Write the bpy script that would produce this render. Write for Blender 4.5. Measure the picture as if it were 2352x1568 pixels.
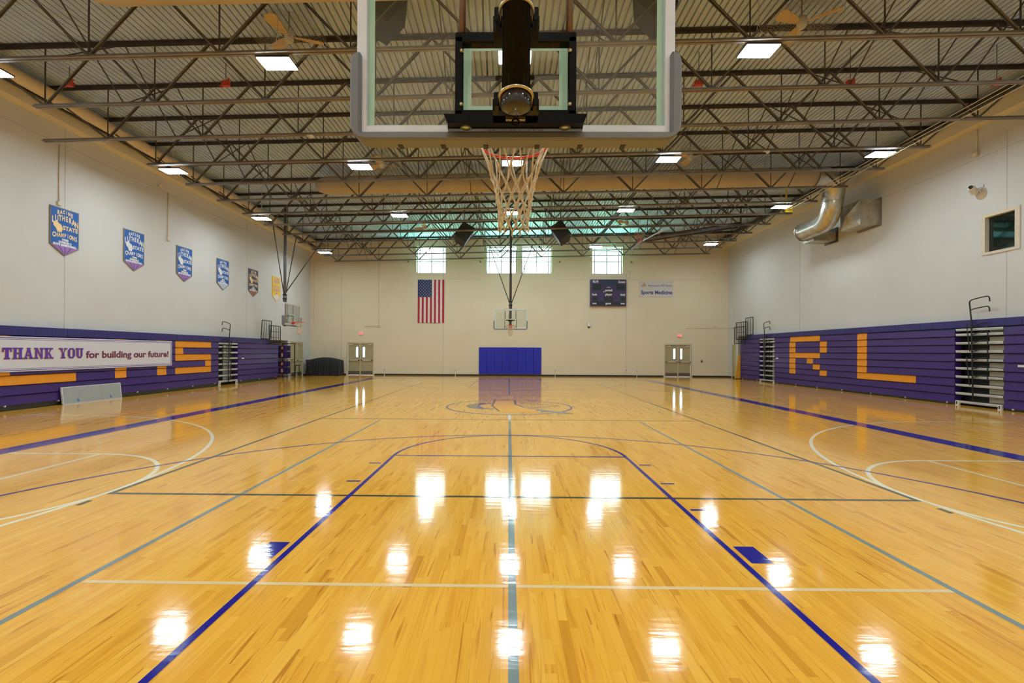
import bpy, math, random
from mathutils import Matrix, Vector, Euler
random.seed(7)
PI = math.pi
for o in list(bpy.data.objects): bpy.data.objects.remove(o)
sc = bpy.context.scene
COL = sc.collection

# ------------------------------------------------------------------ camera
FPX, CX, CY = 1074.1, 1155.99, 805.8
PITCH, YAW, ROLL = 0.0009, 0.0114, 0.0055
CAMP = Vector((-0.024, -1.516, 1.631))
fw = Vector((-math.sin(YAW), math.cos(YAW), 0)); rt = Vector((math.cos(YAW), math.sin(YAW), 0)); up = Vector((0, 0, 1))
f2 = fw*math.cos(PITCH) + up*math.sin(PITCH); u2 = -fw*math.sin(PITCH) + up*math.cos(PITCH)
r2 = rt*math.cos(ROLL) + u2*math.sin(ROLL); u3 = -rt*math.sin(ROLL) + u2*math.cos(ROLL)
cd = bpy.data.cameras.new('camera'); cam = bpy.data.objects.new('camera', cd); COL.objects.link(cam)
m = Matrix.Identity(4)
for i in range(3):
    m[i][0], m[i][1], m[i][2], m[i][3] = r2[i], u3[i], -f2[i], CAMP[i]
cam.matrix_world = m
cd.sensor_width = 36; cd.sensor_fit = 'HORIZONTAL'; cd.lens = FPX/2352*36
cd.shift_x = (1176-CX)/2352; cd.shift_y = (CY-784)/2352
cd.clip_start = 0.05; cd.clip_end = 300
sc.camera = cam

# ------------------------------------------------------------------ world, lights, exposure
LIGHT_EMIT = 105.0
w = bpy.data.worlds.new('world'); sc.world = w; w.use_nodes = True
bg = w.node_tree.nodes['Background']; bg.inputs[0].default_value = (0.82, 0.94, 1.0, 1); bg.inputs[1].default_value = 8.0
sc.view_settings.view_transform = 'Standard'; sc.view_settings.look = 'None'
sc.view_settings.exposure = 0.24; sc.view_settings.gamma = 1; sc.view_settings.use_curve_mapping = False
# daylight thrown up by the sunlit lawn outside, reaching the deck through the high windows
ad = bpy.data.lights.new('lawn_daylight', 'AREA'); ad.shape = 'RECTANGLE'; ad.size = 30; ad.size_y = 22
ad.energy = 62000; ad.color = (0.20, 1.0, 0.52)
ao = bpy.data.objects.new('lawn_daylight', ad); COL.objects.link(ao)
ao.location = (0.5, 43.5, 3.0); ao.rotation_euler = (PI, 0, 0)

# ------------------------------------------------------------------ materials
def nt(name):
    mt = bpy.data.materials.new(name); mt.use_nodes = True
    return mt, mt.node_tree.nodes, mt.node_tree.links, mt.node_tree.nodes['Principled BSDF']
def M(name, rgb, rough=0.5, metal=0.0, var=0.06, scale=6.0, spec=0.5, coat=0.0, bump=0.0):
    mt, N, L, P = nt(name)
    tc = N.new('ShaderNodeTexCoord'); nz = N.new('ShaderNodeTexNoise'); nz.inputs['Scale'].default_value = scale; nz.inputs['Detail'].default_value = 3
    L.new(tc.outputs['Object'], nz.inputs['Vector'])
    cr = N.new('ShaderNodeValToRGB')
    cr.color_ramp.elements[0].position = .3; cr.color_ramp.elements[1].position = .7
    cr.color_ramp.elements[0].color = tuple(c*(1-var) for c in rgb)+(1,)
    cr.color_ramp.elements[1].color = tuple(min(1, c*(1+var)) for c in rgb)+(1,)
    L.new(nz.outputs['Fac'], cr.inputs[0]); L.new(cr.outputs[0], P.inputs['Base Color'])
    P.inputs['Roughness'].default_value = rough; P.inputs['Metallic'].default_value = metal
    P.inputs['Specular IOR Level'].default_value = spec
    P.inputs['Coat Weight'].default_value = coat
    if bump:
        b = N.new('ShaderNodeBump'); b.inputs['Strength'].default_value = bump; b.inputs['Distance'].default_value = .02
        L.new(nz.outputs['Fac'], b.inputs['Height']); L.new(b.outputs[0], P.inputs['Normal'])
    return mt
def EM(name, rgb, s):
    mt, N, L, P = nt(name)
    P.inputs['Base Color'].default_value = tuple(rgb)+(1,); P.inputs['Emission Color'].default_value = tuple(rgb)+(1,); P.inputs['Emission Strength'].default_value = s
    return mt
def GLASS(name, tint, refl=0.08, rough=0.02):
    mt, N, L, P = nt(name); out = N['Material Output']; N.remove(P)
    t = N.new('ShaderNodeBsdfTransparent'); t.inputs[0].default_value = tuple(tint)+(1,)
    g = N.new('ShaderNodeBsdfGlossy'); g.inputs['Roughness'].default_value = rough
    fr = N.new('ShaderNodeLayerWeight'); fr.inputs['Blend'].default_value = .3
    mp = N.new('ShaderNodeMapRange'); mp.inputs['To Min'].default_value = refl; mp.inputs['To Max'].default_value = .6
    L.new(fr.outputs['Fresnel'], mp.inputs['Value'])
    mx = N.new('ShaderNodeMixShader'); L.new(mp.outputs[0], mx.inputs[0]); L.new(t.outputs[0], mx.inputs[1]); L.new(g.outputs[0], mx.inputs[2]); L.new(mx.outputs[0], out.inputs['Surface'])
    return mt
def floor_mat():
    mt, N, L, P = nt('maple_floor')
    geo = N.new('ShaderNodeNewGeometry'); sp = N.new('ShaderNodeSeparateXYZ'); L.new(geo.outputs['Position'], sp.inputs[0])
    def mth(op, a, b=None):
        n = N.new('ShaderNodeMath'); n.operation = op
        for k, v in ((0, a), (1, b)):
            if v is None: continue
            if isinstance(v, (int, float)): n.inputs[k].default_value = v
            else: L.new(v, n.inputs[k])
        return n.outputs[0]
    W = 0.0572
    xs = mth('DIVIDE', sp.outputs['X'], W); ix = mth('FLOOR', xs); fx = mth('FRACT', xs)
    wn = N.new('ShaderNodeTexWhiteNoise'); wn.noise_dimensions = '1D'; L.new(ix, wn.inputs['W'])
    ys = mth('ADD', mth('DIVIDE', sp.outputs['Y'], 0.62), mth('MULTIPLY', wn.outputs['Value'], 37.0))
    # irregular board lengths
    nzw = N.new('ShaderNodeTexNoise'); nzw.noise_dimensions = '1D'; nzw.inputs['Scale'].default_value = 0.8; L.new(ys, nzw.inputs['W'])
    ys2 = mth('ADD', ys, mth('MULTIPLY', nzw.outputs['Fac'], 1.6))
    iy = mth('FLOOR', ys2); fy = mth('FRACT', ys2)
    cv = N.new('ShaderNodeCombineXYZ'); L.new(ix, cv.inputs[0]); L.new(iy, cv.inputs[1])
    wb = N.new('ShaderNodeTexWhiteNoise'); wb.noise_dimensions = '2D'; L.new(cv.outputs[0], wb.inputs['Vector'])
    cr = N.new('ShaderNodeValToRGB'); L.new(wb.outputs['Value'], cr.inputs[0])
    e = cr.color_ramp.elements
    e[0].position = 0; e[0].color = (.66, .29, .026, 1)
    e[1].position = 1; e[1].color = (.87, .465, .065, 1)
    for p, c in ((.03, (.74, .345, .032, 1)), (.10, (.80, .39, .040, 1)), (.5, (.83, .41, .044, 1)), (.9, (.86, .44, .055, 1))):
        x = e.new(p); x.color = c
    # grain
    mp = N.new('ShaderNodeMapping'); mp.inputs['Scale'].default_value = (34, 1.6, 1); L.new(geo.outputs['Position'], mp.inputs[0])
    off = N.new('ShaderNodeVectorMath'); off.operation = 'ADD'; L.new(mp.outputs[0], off.inputs[0])
    sc3 = N.new('ShaderNodeVectorMath'); sc3.operation = 'SCALE'; sc3.inputs['Scale'].default_value = 50; L.new(wb.outputs['Color'], sc3.inputs[0]); L.new(sc3.outputs[0], off.inputs[1])
    gz = N.new('ShaderNodeTexNoise'); gz.inputs['Scale'].default_value = 1; gz.inputs['Detail'].default_value = 5; gz.inputs['Distortion'].default_value = .6; L.new(off.outputs[0], gz.inputs['Vector'])
    gr = N.new('ShaderNodeValToRGB'); gr.color_ramp.elements[0].position = .28; gr.color_ramp.elements[1].position = .5
    gr.color_ramp.elements[0].color = (.82, .66, .42, 1); gr.color_ramp.elements[1].color = (1, 1, 1, 1); L.new(gz.outputs['Fac'], gr.inputs[0])
    mx = N.new('ShaderNodeMix'); mx.data_type = 'RGBA'; mx.blend_type = 'MULTIPLY'; mx.inputs[0].default_value = .55
    L.new(cr.outputs[0], mx.inputs[6]); L.new(gr.outputs[0], mx.inputs[7])
    # streaks of mineral colour in a few boards
    mp2 = N.new('ShaderNodeMapping'); mp2.inputs['Scale'].default_value = (22, .9, 1); L.new(geo.outputs['Position'], mp2.inputs[0])
    of2 = N.new('ShaderNodeVectorMath'); of2.operation = 'ADD'; L.new(mp2.outputs[0], of2.inputs[0]); L.new(sc3.outputs[0], of2.inputs[1])
    sz = N.new('ShaderNodeTexNoise'); sz.inputs['Scale'].default_value = 1; sz.inputs['Detail'].default_value = 4; sz.inputs['Distortion'].default_value = 1.5; L.new(of2.outputs[0], sz.inputs['Vector'])
    sr = N.new('ShaderNodeValToRGB'); sr.color_ramp.elements[0].position = .60; sr.color_ramp.elements[1].position = .72
    sr.color_ramp.elements[0].color = (1, 1, 1, 1); sr.color_ramp.elements[1].color = (.55, .36, .18, 1); L.new(sz.outputs['Fac'], sr.inputs[0])
    mx2 = N.new('ShaderNodeMix'); mx2.data_type = 'RGBA'; mx2.blend_type = 'MULTIPLY'; mx2.inputs[0].default_value = .8
    L.new(mx.outputs[2], mx2.inputs[6]); L.new(sr.outputs[0], mx2.inputs[7])
    # seams between strips
    edge = mth('MINIMUM', mth('MINIMUM', fx, mth('SUBTRACT', 1.0, fx)), mth('MULTIPLY', mth('MINIMUM', fy, mth('SUBTRACT', 1.0, fy)), 11.0))
    seam = N.new('ShaderNodeMapRange'); seam.inputs['From Min'].default_value = 0; seam.inputs['From Max'].default_value = .03; seam.inputs['To Min'].default_value = .84; L.new(edge, seam.inputs['Value'])
    mx3 = N.new('ShaderNodeMix'); mx3.data_type = 'RGBA'; mx3.blend_type = 'MULTIPLY'; mx3.inputs[0].default_value = 1
    L.new(mx2.outputs[2], mx3.inputs[6]); L.new(seam.outputs[0], mx3.inputs[7])
    L.new(mx3.outputs[2], P.inputs['Base Color'])
    varnish(N, L, P, geo)
    return mt
def varnish(N, L, P, geo=None):
    if geo is None: geo = N.new('ShaderNodeNewGeometry')
    P.inputs['Roughness'].default_value = .085; P.inputs['Specular IOR Level'].default_value = .5
    mp = N.new('ShaderNodeMapping'); mp.inputs['Scale'].default_value = (3, 14, 1); L.new(geo.outputs['Position'], mp.inputs[0])
    nz = N.new('ShaderNodeTexNoise'); nz.inputs['Scale'].default_value = 1.0; nz.inputs['Detail'].default_value = 3; L.new(mp.outputs[0], nz.inputs['Vector'])
    b = N.new('ShaderNodeBump'); b.inputs['Strength'].default_value = .35; b.inputs['Distance'].default_value = .0022
    L.new(nz.outputs['Fac'], b.inputs['Height']); L.new(b.outputs[0], P.inputs['Normal'])
def paint(name, rgb):
    mt = M(name, rgb, .11, var=.04, scale=40)
    N, L = mt.node_tree.nodes, mt.node_tree.links
    varnish(N, L, N['Principled BSDF'])
    return mt
def wall_mat(name, rgb):
    mt = M(name, rgb, .75, var=.025, scale=.7, spec=.25)
    return mt

FLOOR = floor_mat()
P_BLUE = paint('court_paint_blue', (.008, .008, .24)); P_DARK = paint('court_paint_charcoal', (.055, .06, .05))
P_GREY = paint('court_paint_grey', (.19, .24, .23)); P_CREAM = paint('court_paint_cream', (.83, .76, .52)); P_PALE = paint('court_paint_pale', (.78, .57, .30))
P_GOLD = paint('court_paint_gold', (.95, .43, .001)); P_WHITE = paint('court_paint_white', (.75, .75, .7)); P_BROWN = paint('court_paint_brown', (.15, .11, .07))
WALL = wall_mat('cream_wall', (.72, .625, .455)); WALLS = wall_mat('side_wall_cool_lit', (.595, .585, .56)); WALL2 = wall_mat('cream_ledge', (.74, .66, .50)); SEAM = M('sealant', (.42, .41, .38), .8)  # same paint on all walls; cool LED light put into the side-wall colour
DECK = M('painted_deck', (.46, .56, .76), .6, var=.10, scale=1.5)
STEEL = M('joist_steel', (.050, .040, .032), .45, var=.2, scale=3); STEEL2 = M('joist_steel_pale', (.19, .165, .14), .42, var=.2, scale=3)  # second tone is paler, for bottom chords, web legs, rods and edgings
BLACK = M('black_enamel', (.003, .003, .004), .10, spec=.12); BLACKM = M('black_matte', (.014, .014, .015), .6); RUBBER = M('rubber_base', (.012, .009, .010), .6)
PURPLE = M('purple_plastic', (.044, .019, .165), .30, var=.10, scale=8); PURPLE_D = M('navy_plastic', (.022, .018, .150), .35, var=.08)
ORANGE = M('gold_plastic', (.80, .30, .010), .35, var=.04)
KICK = M('dark_plate', (.025, .030, .027), .4); ALU = M('brushed_aluminium', (.50, .54, .53), .35, .4, var=.06, scale=20); GALV = M('galvanised_steel', (.56, .53, .45), .30, .9, var=.18, scale=5, bump=.15)
SILVER = M('silver_frame', (.70, .70, .74), .35, .3); PADG = M('grey_pad_vinyl', (.165, .168, .185), .5, var=.03)
PALEG = M('pale_target_paint', (.74, .90, .74), .5, var=.03); PALEG.node_tree.nodes['Principled BSDF'].inputs['Transmission Weight'].default_value = 0; ZINC = M('zinc_plate', (.55, .46, .27), .3, .9); REDM = M('rim_red', (.78, .045, .015), .35)
NETM = M('net_cord', (.72, .60, .42), .8, var=.12, scale=60); BRONZE = M('bronze_tube', (.20, .12, .07), .35, .6); POLE = M('grey_pole', (.13, .13, .14), .4, .3)
GL_BB = GLASS('backboard_glass', (.93, .955, .97), .05); GL_W = GLASS('window_glass', (.93, .98, .98), .04)
WFRAME = M('window_frame_blue_grey', (.10, .16, .22), .4); WHITE = M('white_plastic', (.70, .68, .63), .5); BEIGE = M('beige_metal', (.62, .55, .42), .5)
DUCTF = M('beige_fabric', (.46, .38, .26), .85, var=.08, scale=1.2, bump=.6); PIPE = M('beige_pipe', (.66, .53, .33), .5); FANB = M('fan_blade_beige', (.66, .46, .22), .5); WIRE = M('cage_wire', (.40, .40, .36), .4, .5)
DOORM = M('door_khaki', (.40, .345, .20), .45, var=.03); DOORF = M('door_frame_khaki', (.53, .46, .29), .45); KICKP = M('door_kick_plate', (.16, .13, .11), .35, .5)
BPAD = M('blue_wall_pad', (.006, .012, .42), .45, var=.03); CLOTH = M('black_cover', (.012, .012, .014), .75, bump=.2)
LED = EM('led_panel', (.80, .93, 1.0), LIGHT_EMIT)
FL_R = M('flag_red', (.42, .015, .03), .7); FL_W = M('flag_white', (.70, .62, .60), .7); FL_B = M('flag_navy', (.015, .03, .12), .7)
BAN_W = M('banner_white', (.62, .62, .66), .6, var=.03); BAN_P = M('banner_purple', (.10, .03, .33), .6); BAN_M = M('banner_maroon', (.13, .02, .12), .6); GOLDI = M('gold_ink', (.80, .50, .10), .6)
PN_B = M('pennant_blue', (.006, .10, .40), .6); PN_N = M('pennant_navy', (.03, .03, .10), .6); PN_P = M('pennant_lilac', (.30, .15, .45), .6); PN_O = M('pennant_rust', (.40, .14, .06), .6); PN_PALE = M('pennant_pale_blue', (.42, .48, .62), .6); PN_G = M('pennant_gold', (.80, .50, .02), .6); INK_C = M('cream_ink', (.85, .62, .28), .6); INK_W = M('white_ink', (.74, .74, .72), .6); INK_L = M('lilac_ink', (.40, .28, .50), .6)
INK_N = M('navy_ink', (.02, .05, .20), .6); SB_T = M('board_teal', (.01, .035, .07), .35); SB_P = M('board_purple', (.045, .022, .09), .35); SB_K = M('board_black', (.010, .012, .016), .3)
EXR = EM('exit_red', (1.0, .06, .07), 1.6); DGLASS = M('dark_glass', (.004, .012, .010), .04, spec=.9); STICK = M('blue_sticker', (.02, .12, .40), .5)
REDC = M('red_bracket', (.50, .05, .03), .5); YEL = M('yellow_bracket', (.75, .50, .02), .5); CABLE = M('cable_sheath', (.72, .68, .58), .45); PADY = M('yellow_pad', (.75, .36, .02), .5)
CHROME = M('chrome', (.7, .7, .7), .1, 1.0)

def translucent(mt, rgb, f):
    N, L = mt.node_tree.nodes, mt.node_tree.links; out = N['Material Output']; P = N['Principled BSDF']
    tr = N.new('ShaderNodeBsdfTranslucent'); tr.inputs[0].default_value = tuple(rgb)+(1,); mx = N.new('ShaderNodeMixShader'); mx.inputs[0].default_value = f
    L.new(P.outputs[0], mx.inputs[1]); L.new(tr.outputs[0], mx.inputs[2]); L.new(mx.outputs[0], out.inputs['Surface'])
translucent(PALEG, (.80, .95, .80), .42)
SMOKE = M('smoked_cap', (.02, .02, .022), .08, spec=.6)

# ------------------------------------------------------------------ mesh builder
class MB:
    def __init__(s, M4=None): s.v = []; s.f = []; s.mi = []; s.ms = []; s.M = M4 or Matrix.Identity(4); s.sm = []
    def mid(s, m):
        if m not in s.ms: s.ms.append(m)
        return s.ms.index(m)
    def add(s, vs, fs, m, smooth=False):
        b = len(s.v); k = s.mid(m)
        s.v += [tuple(s.M @ Vector(v)) for v in vs]
        for f in fs: s.f.append([b+i for i in f]); s.mi.append(k); s.sm.append(smooth)
        return s
    def box(s, x0, x1, y0, y1, z0, z1, m, R=None, c=None):
        if x0 > x1: x0, x1 = x1, x0
        if y0 > y1: y0, y1 = y1, y0
        if z0 > z1: z0, z1 = z1, z0
        vs = [(x, y, z) for z in (z0, z1) for y in (y0, y1) for x in (x0, x1)]
        if R is not None:
            cc = Vector(c) if c else Vector(((x0+x1)/2, (y0+y1)/2, (z0+z1)/2))
            vs = [tuple(cc + R @ (Vector(v)-cc)) for v in vs]
        return s.add(vs, [(0, 2, 3, 1), (4, 5, 7, 6), (0, 1, 5, 4), (2, 6, 7, 3), (0, 4, 6, 2), (1, 3, 7, 5)], m)
    def bbox(s, x0, x1, y0, y1, z0, z1, m, b=.01):      # box with chamfered edges (outline in xz, bevelled in y)
        pts = [(x0+b, z0), (x1-b, z0), (x1, z0+b), (x1, z1-b), (x1-b, z1), (x0+b, z1), (x0, z1-b), (x0, z0+b)]
        q = [(x0+2*b, z0+b), (x1-2*b, z0+b), (x1-b, z0+2*b), (x1-b, z1-2*b), (x1-2*b, z1-b), (x0+2*b, z1-b), (x0+b, z1-2*b), (x0+b, z0+2*b)]
        vs = [(a, y0, c) for a, c in q] + [(a, y0+b, c) for a, c in pts] + [(a, y1-b, c) for a, c in pts] + [(a, y1, c) for a, c in q]
        fs = [tuple(range(8)), tuple(31-i for i in range(8))]
        for r in range(3):
            for i in range(8): fs.append((r*8+(i+1) % 8, r*8+i, (r+1)*8+i, (r+1)*8+(i+1) % 8))
        return s.add(vs, fs, m)
    def bar(s, a, b, w, h, m, upv=(0, 0, 1)):
        a, b = Vector(a), Vector(b); d = (b-a).normalized(); u = Vector(upv)
        sd = d.cross(u)
        if sd.length < 1e-4: sd = d.cross(Vector((1, 0, 0)))
        sd.normalize(); u = sd.cross(d); vs = []
        for p in (a, b):
            for i, j in ((-1, -1), (1, -1), (1, 1), (-1, 1)): vs.append(tuple(p + sd*(i*w/2) + u*(j*h/2)))
        return s.add(vs, [(0, 3, 2, 1), (4, 5, 6, 7), (0, 1, 5, 4), (1, 2, 6, 5), (2, 3, 7, 6), (3, 0, 4, 7)], m)
    def tube(s, pts, r, m, n=8, closed=False, caps=True):
        pts = [Vector(p) for p in pts]; K = len(pts); vs = []; prev = None
        rr = r if isinstance(r, (list, tuple)) else [r]*K
        for i, p in enumerate(pts):
            if closed: d = (pts[(i+1) % K]-pts[i-1])
            else: d = pts[min(i+1, K-1)]-pts[max(i-1, 0)]
            d.normalize()
            if prev is None:
                prev = d.orthogonal().normalized()
            u = prev - d*prev.dot(d)
            if u.length < 1e-6: u = d.orthogonal()
            u.normalize(); prev = u; v = d.cross(u)
            for k in range(n):
                a = 2*PI*k/n; vs.append(tuple(p+(u*math.cos(a)+v*math.sin(a))*rr[i]))
        fs = []
        for i in range(K if closed else K-1):
            j = (i+1) % K
            for k in range(n): fs.append((i*n+k, i*n+(k+1) % n, j*n+(k+1) % n, j*n+k))
        s.add(vs, fs, m, True)
        if caps and not closed: s.f.append([len(s.v)-len(vs)+k for k in reversed(range(n))]); s.mi.append(s.mid(m)); s.sm.append(False); s.f.append([len(s.v)-n+k for k in range(n)]); s.mi.append(s.mid(m)); s.sm.append(False)
        return s
    def ring(s, c, R, r, m, ax='z', n=32, k=8):
        pts = []
        for i in range(n):
            a = 2*PI*i/n; x, y = R*math.cos(a), R*math.sin(a)
            pts.append(Vector(c)+Vector({'z': (x, y, 0), 'y': (x, 0, y), 'x': (0, x, y)}[ax]))
        return s.tube(pts, r, m, k, True)
    def lathe(s, prof, c, m, n=24):                     # prof: (radius, z)
        vs = []; fs = []
        for r, z in prof:
            for k in range(n): a = 2*PI*k/n; vs.append((c[0]+r*math.cos(a), c[1]+r*math.sin(a), c[2]+z))
        for i in range(len(prof)-1):
            for k in range(n): fs.append((i*n+k, i*n+(k+1) % n, (i+1)*n+(k+1) % n, (i+1)*n+k))
        return s.add(vs, fs, m, True)
    def prism(s, poly, y0, y1, m, ax='y'):              # polygon of (a,b); extruded along ax
        def P(a, b, t): return {'y': (a, t, b), 'x': (t, a, b), 'z': (a, b, t)}[ax]
        n = len(poly); vs = [P(a, b, y0) for a, b in poly] + [P(a, b, y1) for a, b in poly]
        fs = [tuple(range(n)), tuple(reversed(range(n, 2*n)))] + [((i+1) % n, i, n+i, n+(i+1) % n) for i in range(n)]
        return s.add(vs, fs, m)
    def flat(s, poly, z, m): return s.add([(a, b, z) for a, b in poly], [tuple(range(len(poly)))], m)
    def text(s, string, size, m, T, sx=1.0, bold=0.0, align='CENTER', ext=0.003, font_shear=0.0, fit=None):
        cu = bpy.data.curves.new('t', 'FONT'); cu.body = string; cu.size = size; cu.align_x = align; cu.align_y = 'CENTER'; cu.offset = bold; cu.extrude = ext; cu.resolution_u = 4; cu.shear = font_shear
        ob = bpy.data.objects.new('t', cu); COL.objects.link(ob); bpy.context.view_layer.update()
        me = bpy.data.meshes.new_from_object(ob.evaluated_get(bpy.context.evaluated_depsgraph_get()))
        if fit:
            wd = max(v.co.x for v in me.vertices)-min(v.co.x for v in me.vertices); sx = fit/wd
        vs = [tuple(T @ Vector((v.co.x*sx, v.co.y, v.co.z))) for v in me.vertices]
        s.add(vs, [tuple(p.vertices) for p in me.polygons], m)
        bpy.data.objects.remove(ob); bpy.data.curves.remove(cu); bpy.data.meshes.remove(me)
        return s
    def mesh(s, name):
        me = bpy.data.meshes.new(name); me.from_pydata(s.v, [], s.f)
        for mm in s.ms: me.materials.append(mm)
        for p, k, q in zip(me.polygons, s.mi, s.sm): p.material_index = k; p.use_smooth = q
        me.update(); return me
    def build(s, name, parent=None):
        o = bpy.data.objects.new(name, s.mesh(name)); COL.objects.link(o)
        if parent: o.parent = parent
        return o
def tag(o, label=None, cat=None, group=None, kind=None):
    if label: o['label'] = label
    if cat: o['category'] = cat
    if group: o['group'] = group
    if kind: o['kind'] = kind
    return o
def thing(name, label, cat, loc=(0, 0, 0), rz=0, group=None):
    o = bpy.data.objects.new(name, None); COL.objects.link(o); o.location = loc; o.rotation_euler = (0, 0, rz); o.empty_display_size = .1
    return tag(o, label, cat, group)
def solo(name, mb, label, cat, group=None): return tag(mb.build(name), label, cat, group)
def struct(name, mb, parent=None):
    o = mb.build(name, parent)
    if not parent: o['kind'] = 'structure'
    return o
def dup(root, loc=None, label=None, rz=None):
    r = root.copy(); COL.objects.link(r)
    if loc is not None: r.location = loc
    if rz is not None: r.rotation_euler = (0, 0, rz)
    if label: r['label'] = label
    for ch in list(root.children):
        c = ch.copy(); COL.objects.link(c); c.parent = r
        for g in list(ch.children):
            d = g.copy(); COL.objects.link(d); d.parent = c
    return r
def TX(origin, right, upv=(0, 0, 1)):                   # text plane: x->right, y->up
    r = Vector(right).normalized(); u = Vector(upv).normalized(); n = r.cross(u); T = Matrix.Identity(4)
    for i in range(3): T[i][0], T[i][1], T[i][2], T[i][3] = r[i], u[i], n[i], origin[i]
    return T
ORD = ['first', 'second', 'third', 'fourth', 'fifth', 'sixth', 'seventh', 'eighth', 'ninth', 'tenth', 'eleventh', 'twelfth', 'thirteenth', 'fourteenth']

XL, XR, YB, YN = -13.3, 14.5, 29.6, -4.2
def deckz(x): return 9.13+.0215*x
def chz(x): return 7.66+.0240*x

# ------------------------------------------------------------------ floor with its painted markings
fb = MB()
fb.box(XL-1.6, XR+1.6, YN-.3, YB+.6, -.2, 0, FLOOR)
Z1 = .0006
_lz = [Z1]
def layer(): _lz[0] += .00002; return _lz[0]
def line(x0, y0, x1, y1, w, m):
    z = layer(); a = Vector((x0, y0)); b = Vector((x1, y1)); d = (b-a).normalized(); n = Vector((-d.y, d.x))*w/2
    fb.flat([tuple(a-n), tuple(b-n), tuple(b+n), tuple(a+n)], z, m)
def arc(cx, cy, r, a0, a1, w, m, n=64):
    z = layer(); vs = []; fs = []
    for i in range(n+1):
        a = math.radians(a0+(a1-a0)*i/n)
        for q in (r-w/2, r+w/2): vs.append((cx+q*math.cos(a), cy+q*math.sin(a), z))
    for i in range(n): fs.append((2*i, 2*i+1, 2*i+3, 2*i+2))
    fb.add(vs, fs, m)
# cross courts (cream)
for sx in (-1, 1):
    for yc in (3.9, 21.7):
        arc(sx*10.55, yc, 5.97, 90, 270, .055, P_CREAM) if sx > 0 else arc(sx*10.55, yc, 5.97, -90, 90, .055, P_CREAM)
        arc(sx*6.37, yc, 1.80, 90, 270, .055, P_CREAM) if sx > 0 else arc(sx*6.37, yc, 1.80, -90, 90, .055, P_CREAM)
        line(sx*6.37, yc-1.83, sx*6.37, yc+1.83, .05, P_CREAM)
        for s in (-1, 1): line(sx*6.37, yc+s*1.80, sx*12.1, yc+s*1.80, .05, P_CREAM); line(sx*10.55, yc+s*5.97, sx*12.1, yc+s*5.97, .05, P_CREAM)
# small courts: pale cross line, grey side and centre lines
line(-3.0, 1.735, 3.05, 1.735, .04, P_PALE)
for (a, b) in ((-3.0, 9.45), (16.0, 27.0)):
    for x in (-3.04, 3.06): line(x, a, x, b, .05, P_GREY)
    line(0.01, a, 0.01, b, .055, P_GREY)
line(-2.9, 23.9, 2.9, 23.9, .04, P_PALE)
line(0.01, 9.6, 0.01, 10.6, .07, P_WHITE)
# volleyball court (charcoal)
for x in (-4.52, 4.52): line(x, 3.70, x, 21.75, .055, P_DARK); line(x, 3.32, x, 3.47, .055, P_DARK)
for y in (3.73, 21.75): line(-4.55, y, 4.55, y, .055, P_DARK)
for y in (9.65, 15.8): line(-4.5, y, 4.5, y, .045, P_BROWN)
# main court (blue)
for x in (-8.05, 8.05): line(x, -2.0, x, 26.3, .42, P_BLUE)
line(-8.2, 25.95, 8.2, 25.95, .30, P_BLUE)
for k, y in ((1, 0), (-1, 25.6)):
    for x in (-1.805, 1.805): line(x, y-.3*k, x, y+5.80*k, .05, P_BLUE)
    line(-1.83, y+5.77*k, 1.83, y+5.77*k, .05, P_BLUE)
    arc(0, y+5.77*k, 1.805, 0 if k > 0 else 180, 180 if k > 0 else 360, .05, P_BLUE)
    arc(0, y+1.6*k, 6.0, 0 if k > 0 else 180, 180 if k > 0 else 360, .05, P_BLUE, 96)
    for s in (-1, 1):
        line(s*6.0, y, s*6.0, y+1.6*k, .05, P_BLUE)
        line(s*1.955, y+2.13*k, s*1.955, y+2.44*k, .17, P_BLUE)
        for yy in (3.35, 4.31, 5.26): line(s*1.87, y+yy*k, s*2.04, y+yy*k, .05, P_BLUE)
# centre circle and emblem
line(-8.0, 12.85, -1.85, 12.85, .05, P_BLUE) if False else None
arc(0, 12.35, 1.83, 0, 360, .06, P_BLUE, 96)
def poly(pts, m): fb.flat(pts, layer(), m)
def crescent(cx, cy, r0, r1, a0, a1, m, dx=0): 
    n = 20; P = []
    for i in range(n+1):
        a = math.radians(a0+(a1-a0)*i/n); P.append((cx+r1*math.cos(a), cy+r1*math.sin(a)))
    for i in range(n+1):
        a = math.radians(a1+(a0-a1)*i/n); P.append((cx+dx+r0*math.cos(a), cy+r0*math.sin(a)))
    z = layer(); N_ = len(P)
    fb.add([(a, b, z) for a, b in P], [(i, i+1, N_-2-i, N_-1-i) for i in range(n)], m)
crescent(-.35, 12.45, .62, .92, 118, 242, P_BROWN, .0)
crescent(-.10, 12.45, .78, .88, 112, 245, P_BLUE, 0)
poly([(-.72, 11.9), (-.55, 12.3), (-.60, 12.9), (-.80, 12.5)], P_GOLD)
poly([(-.48, 14.0), (.18, 14.0), (.20, 12.9), (.45, 12.1), (.90, 11.5), (1.0, 11.15), (.1, 11.0), (-.28, 11.2), (-.52, 12.6)], P_GOLD)
line(-.50, 12.6, -.48, 14.0, .05, P_BROWN); line(-.26, 11.2, -.52, 12.6, .05, P_BROWN)
line(.18, 14.0, .20, 12.9, .06, P_BROWN); line(.20, 12.9, .45, 12.1, .05, P_BLUE); line(.45, 12.1, .90, 11.5, .05, P_BLUE)
line(.5, 12.0, 1.55, 12.6, .05, P_BROWN); line(1.55, 12.6, .3, 13.3, .04, P_BROWN); line(.55, 11.9, 1.2, 12.1, .04, P_BLUE)
poly([(.72, 11.45), (1.45, 10.75), (1.72, 10.85), (1.25, 11.35), (.85, 11.75)], P_GREY)
line(.85, 11.1, 1.1, 11.35, .08, P_BLUE)
struct('floor', fb)

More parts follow.
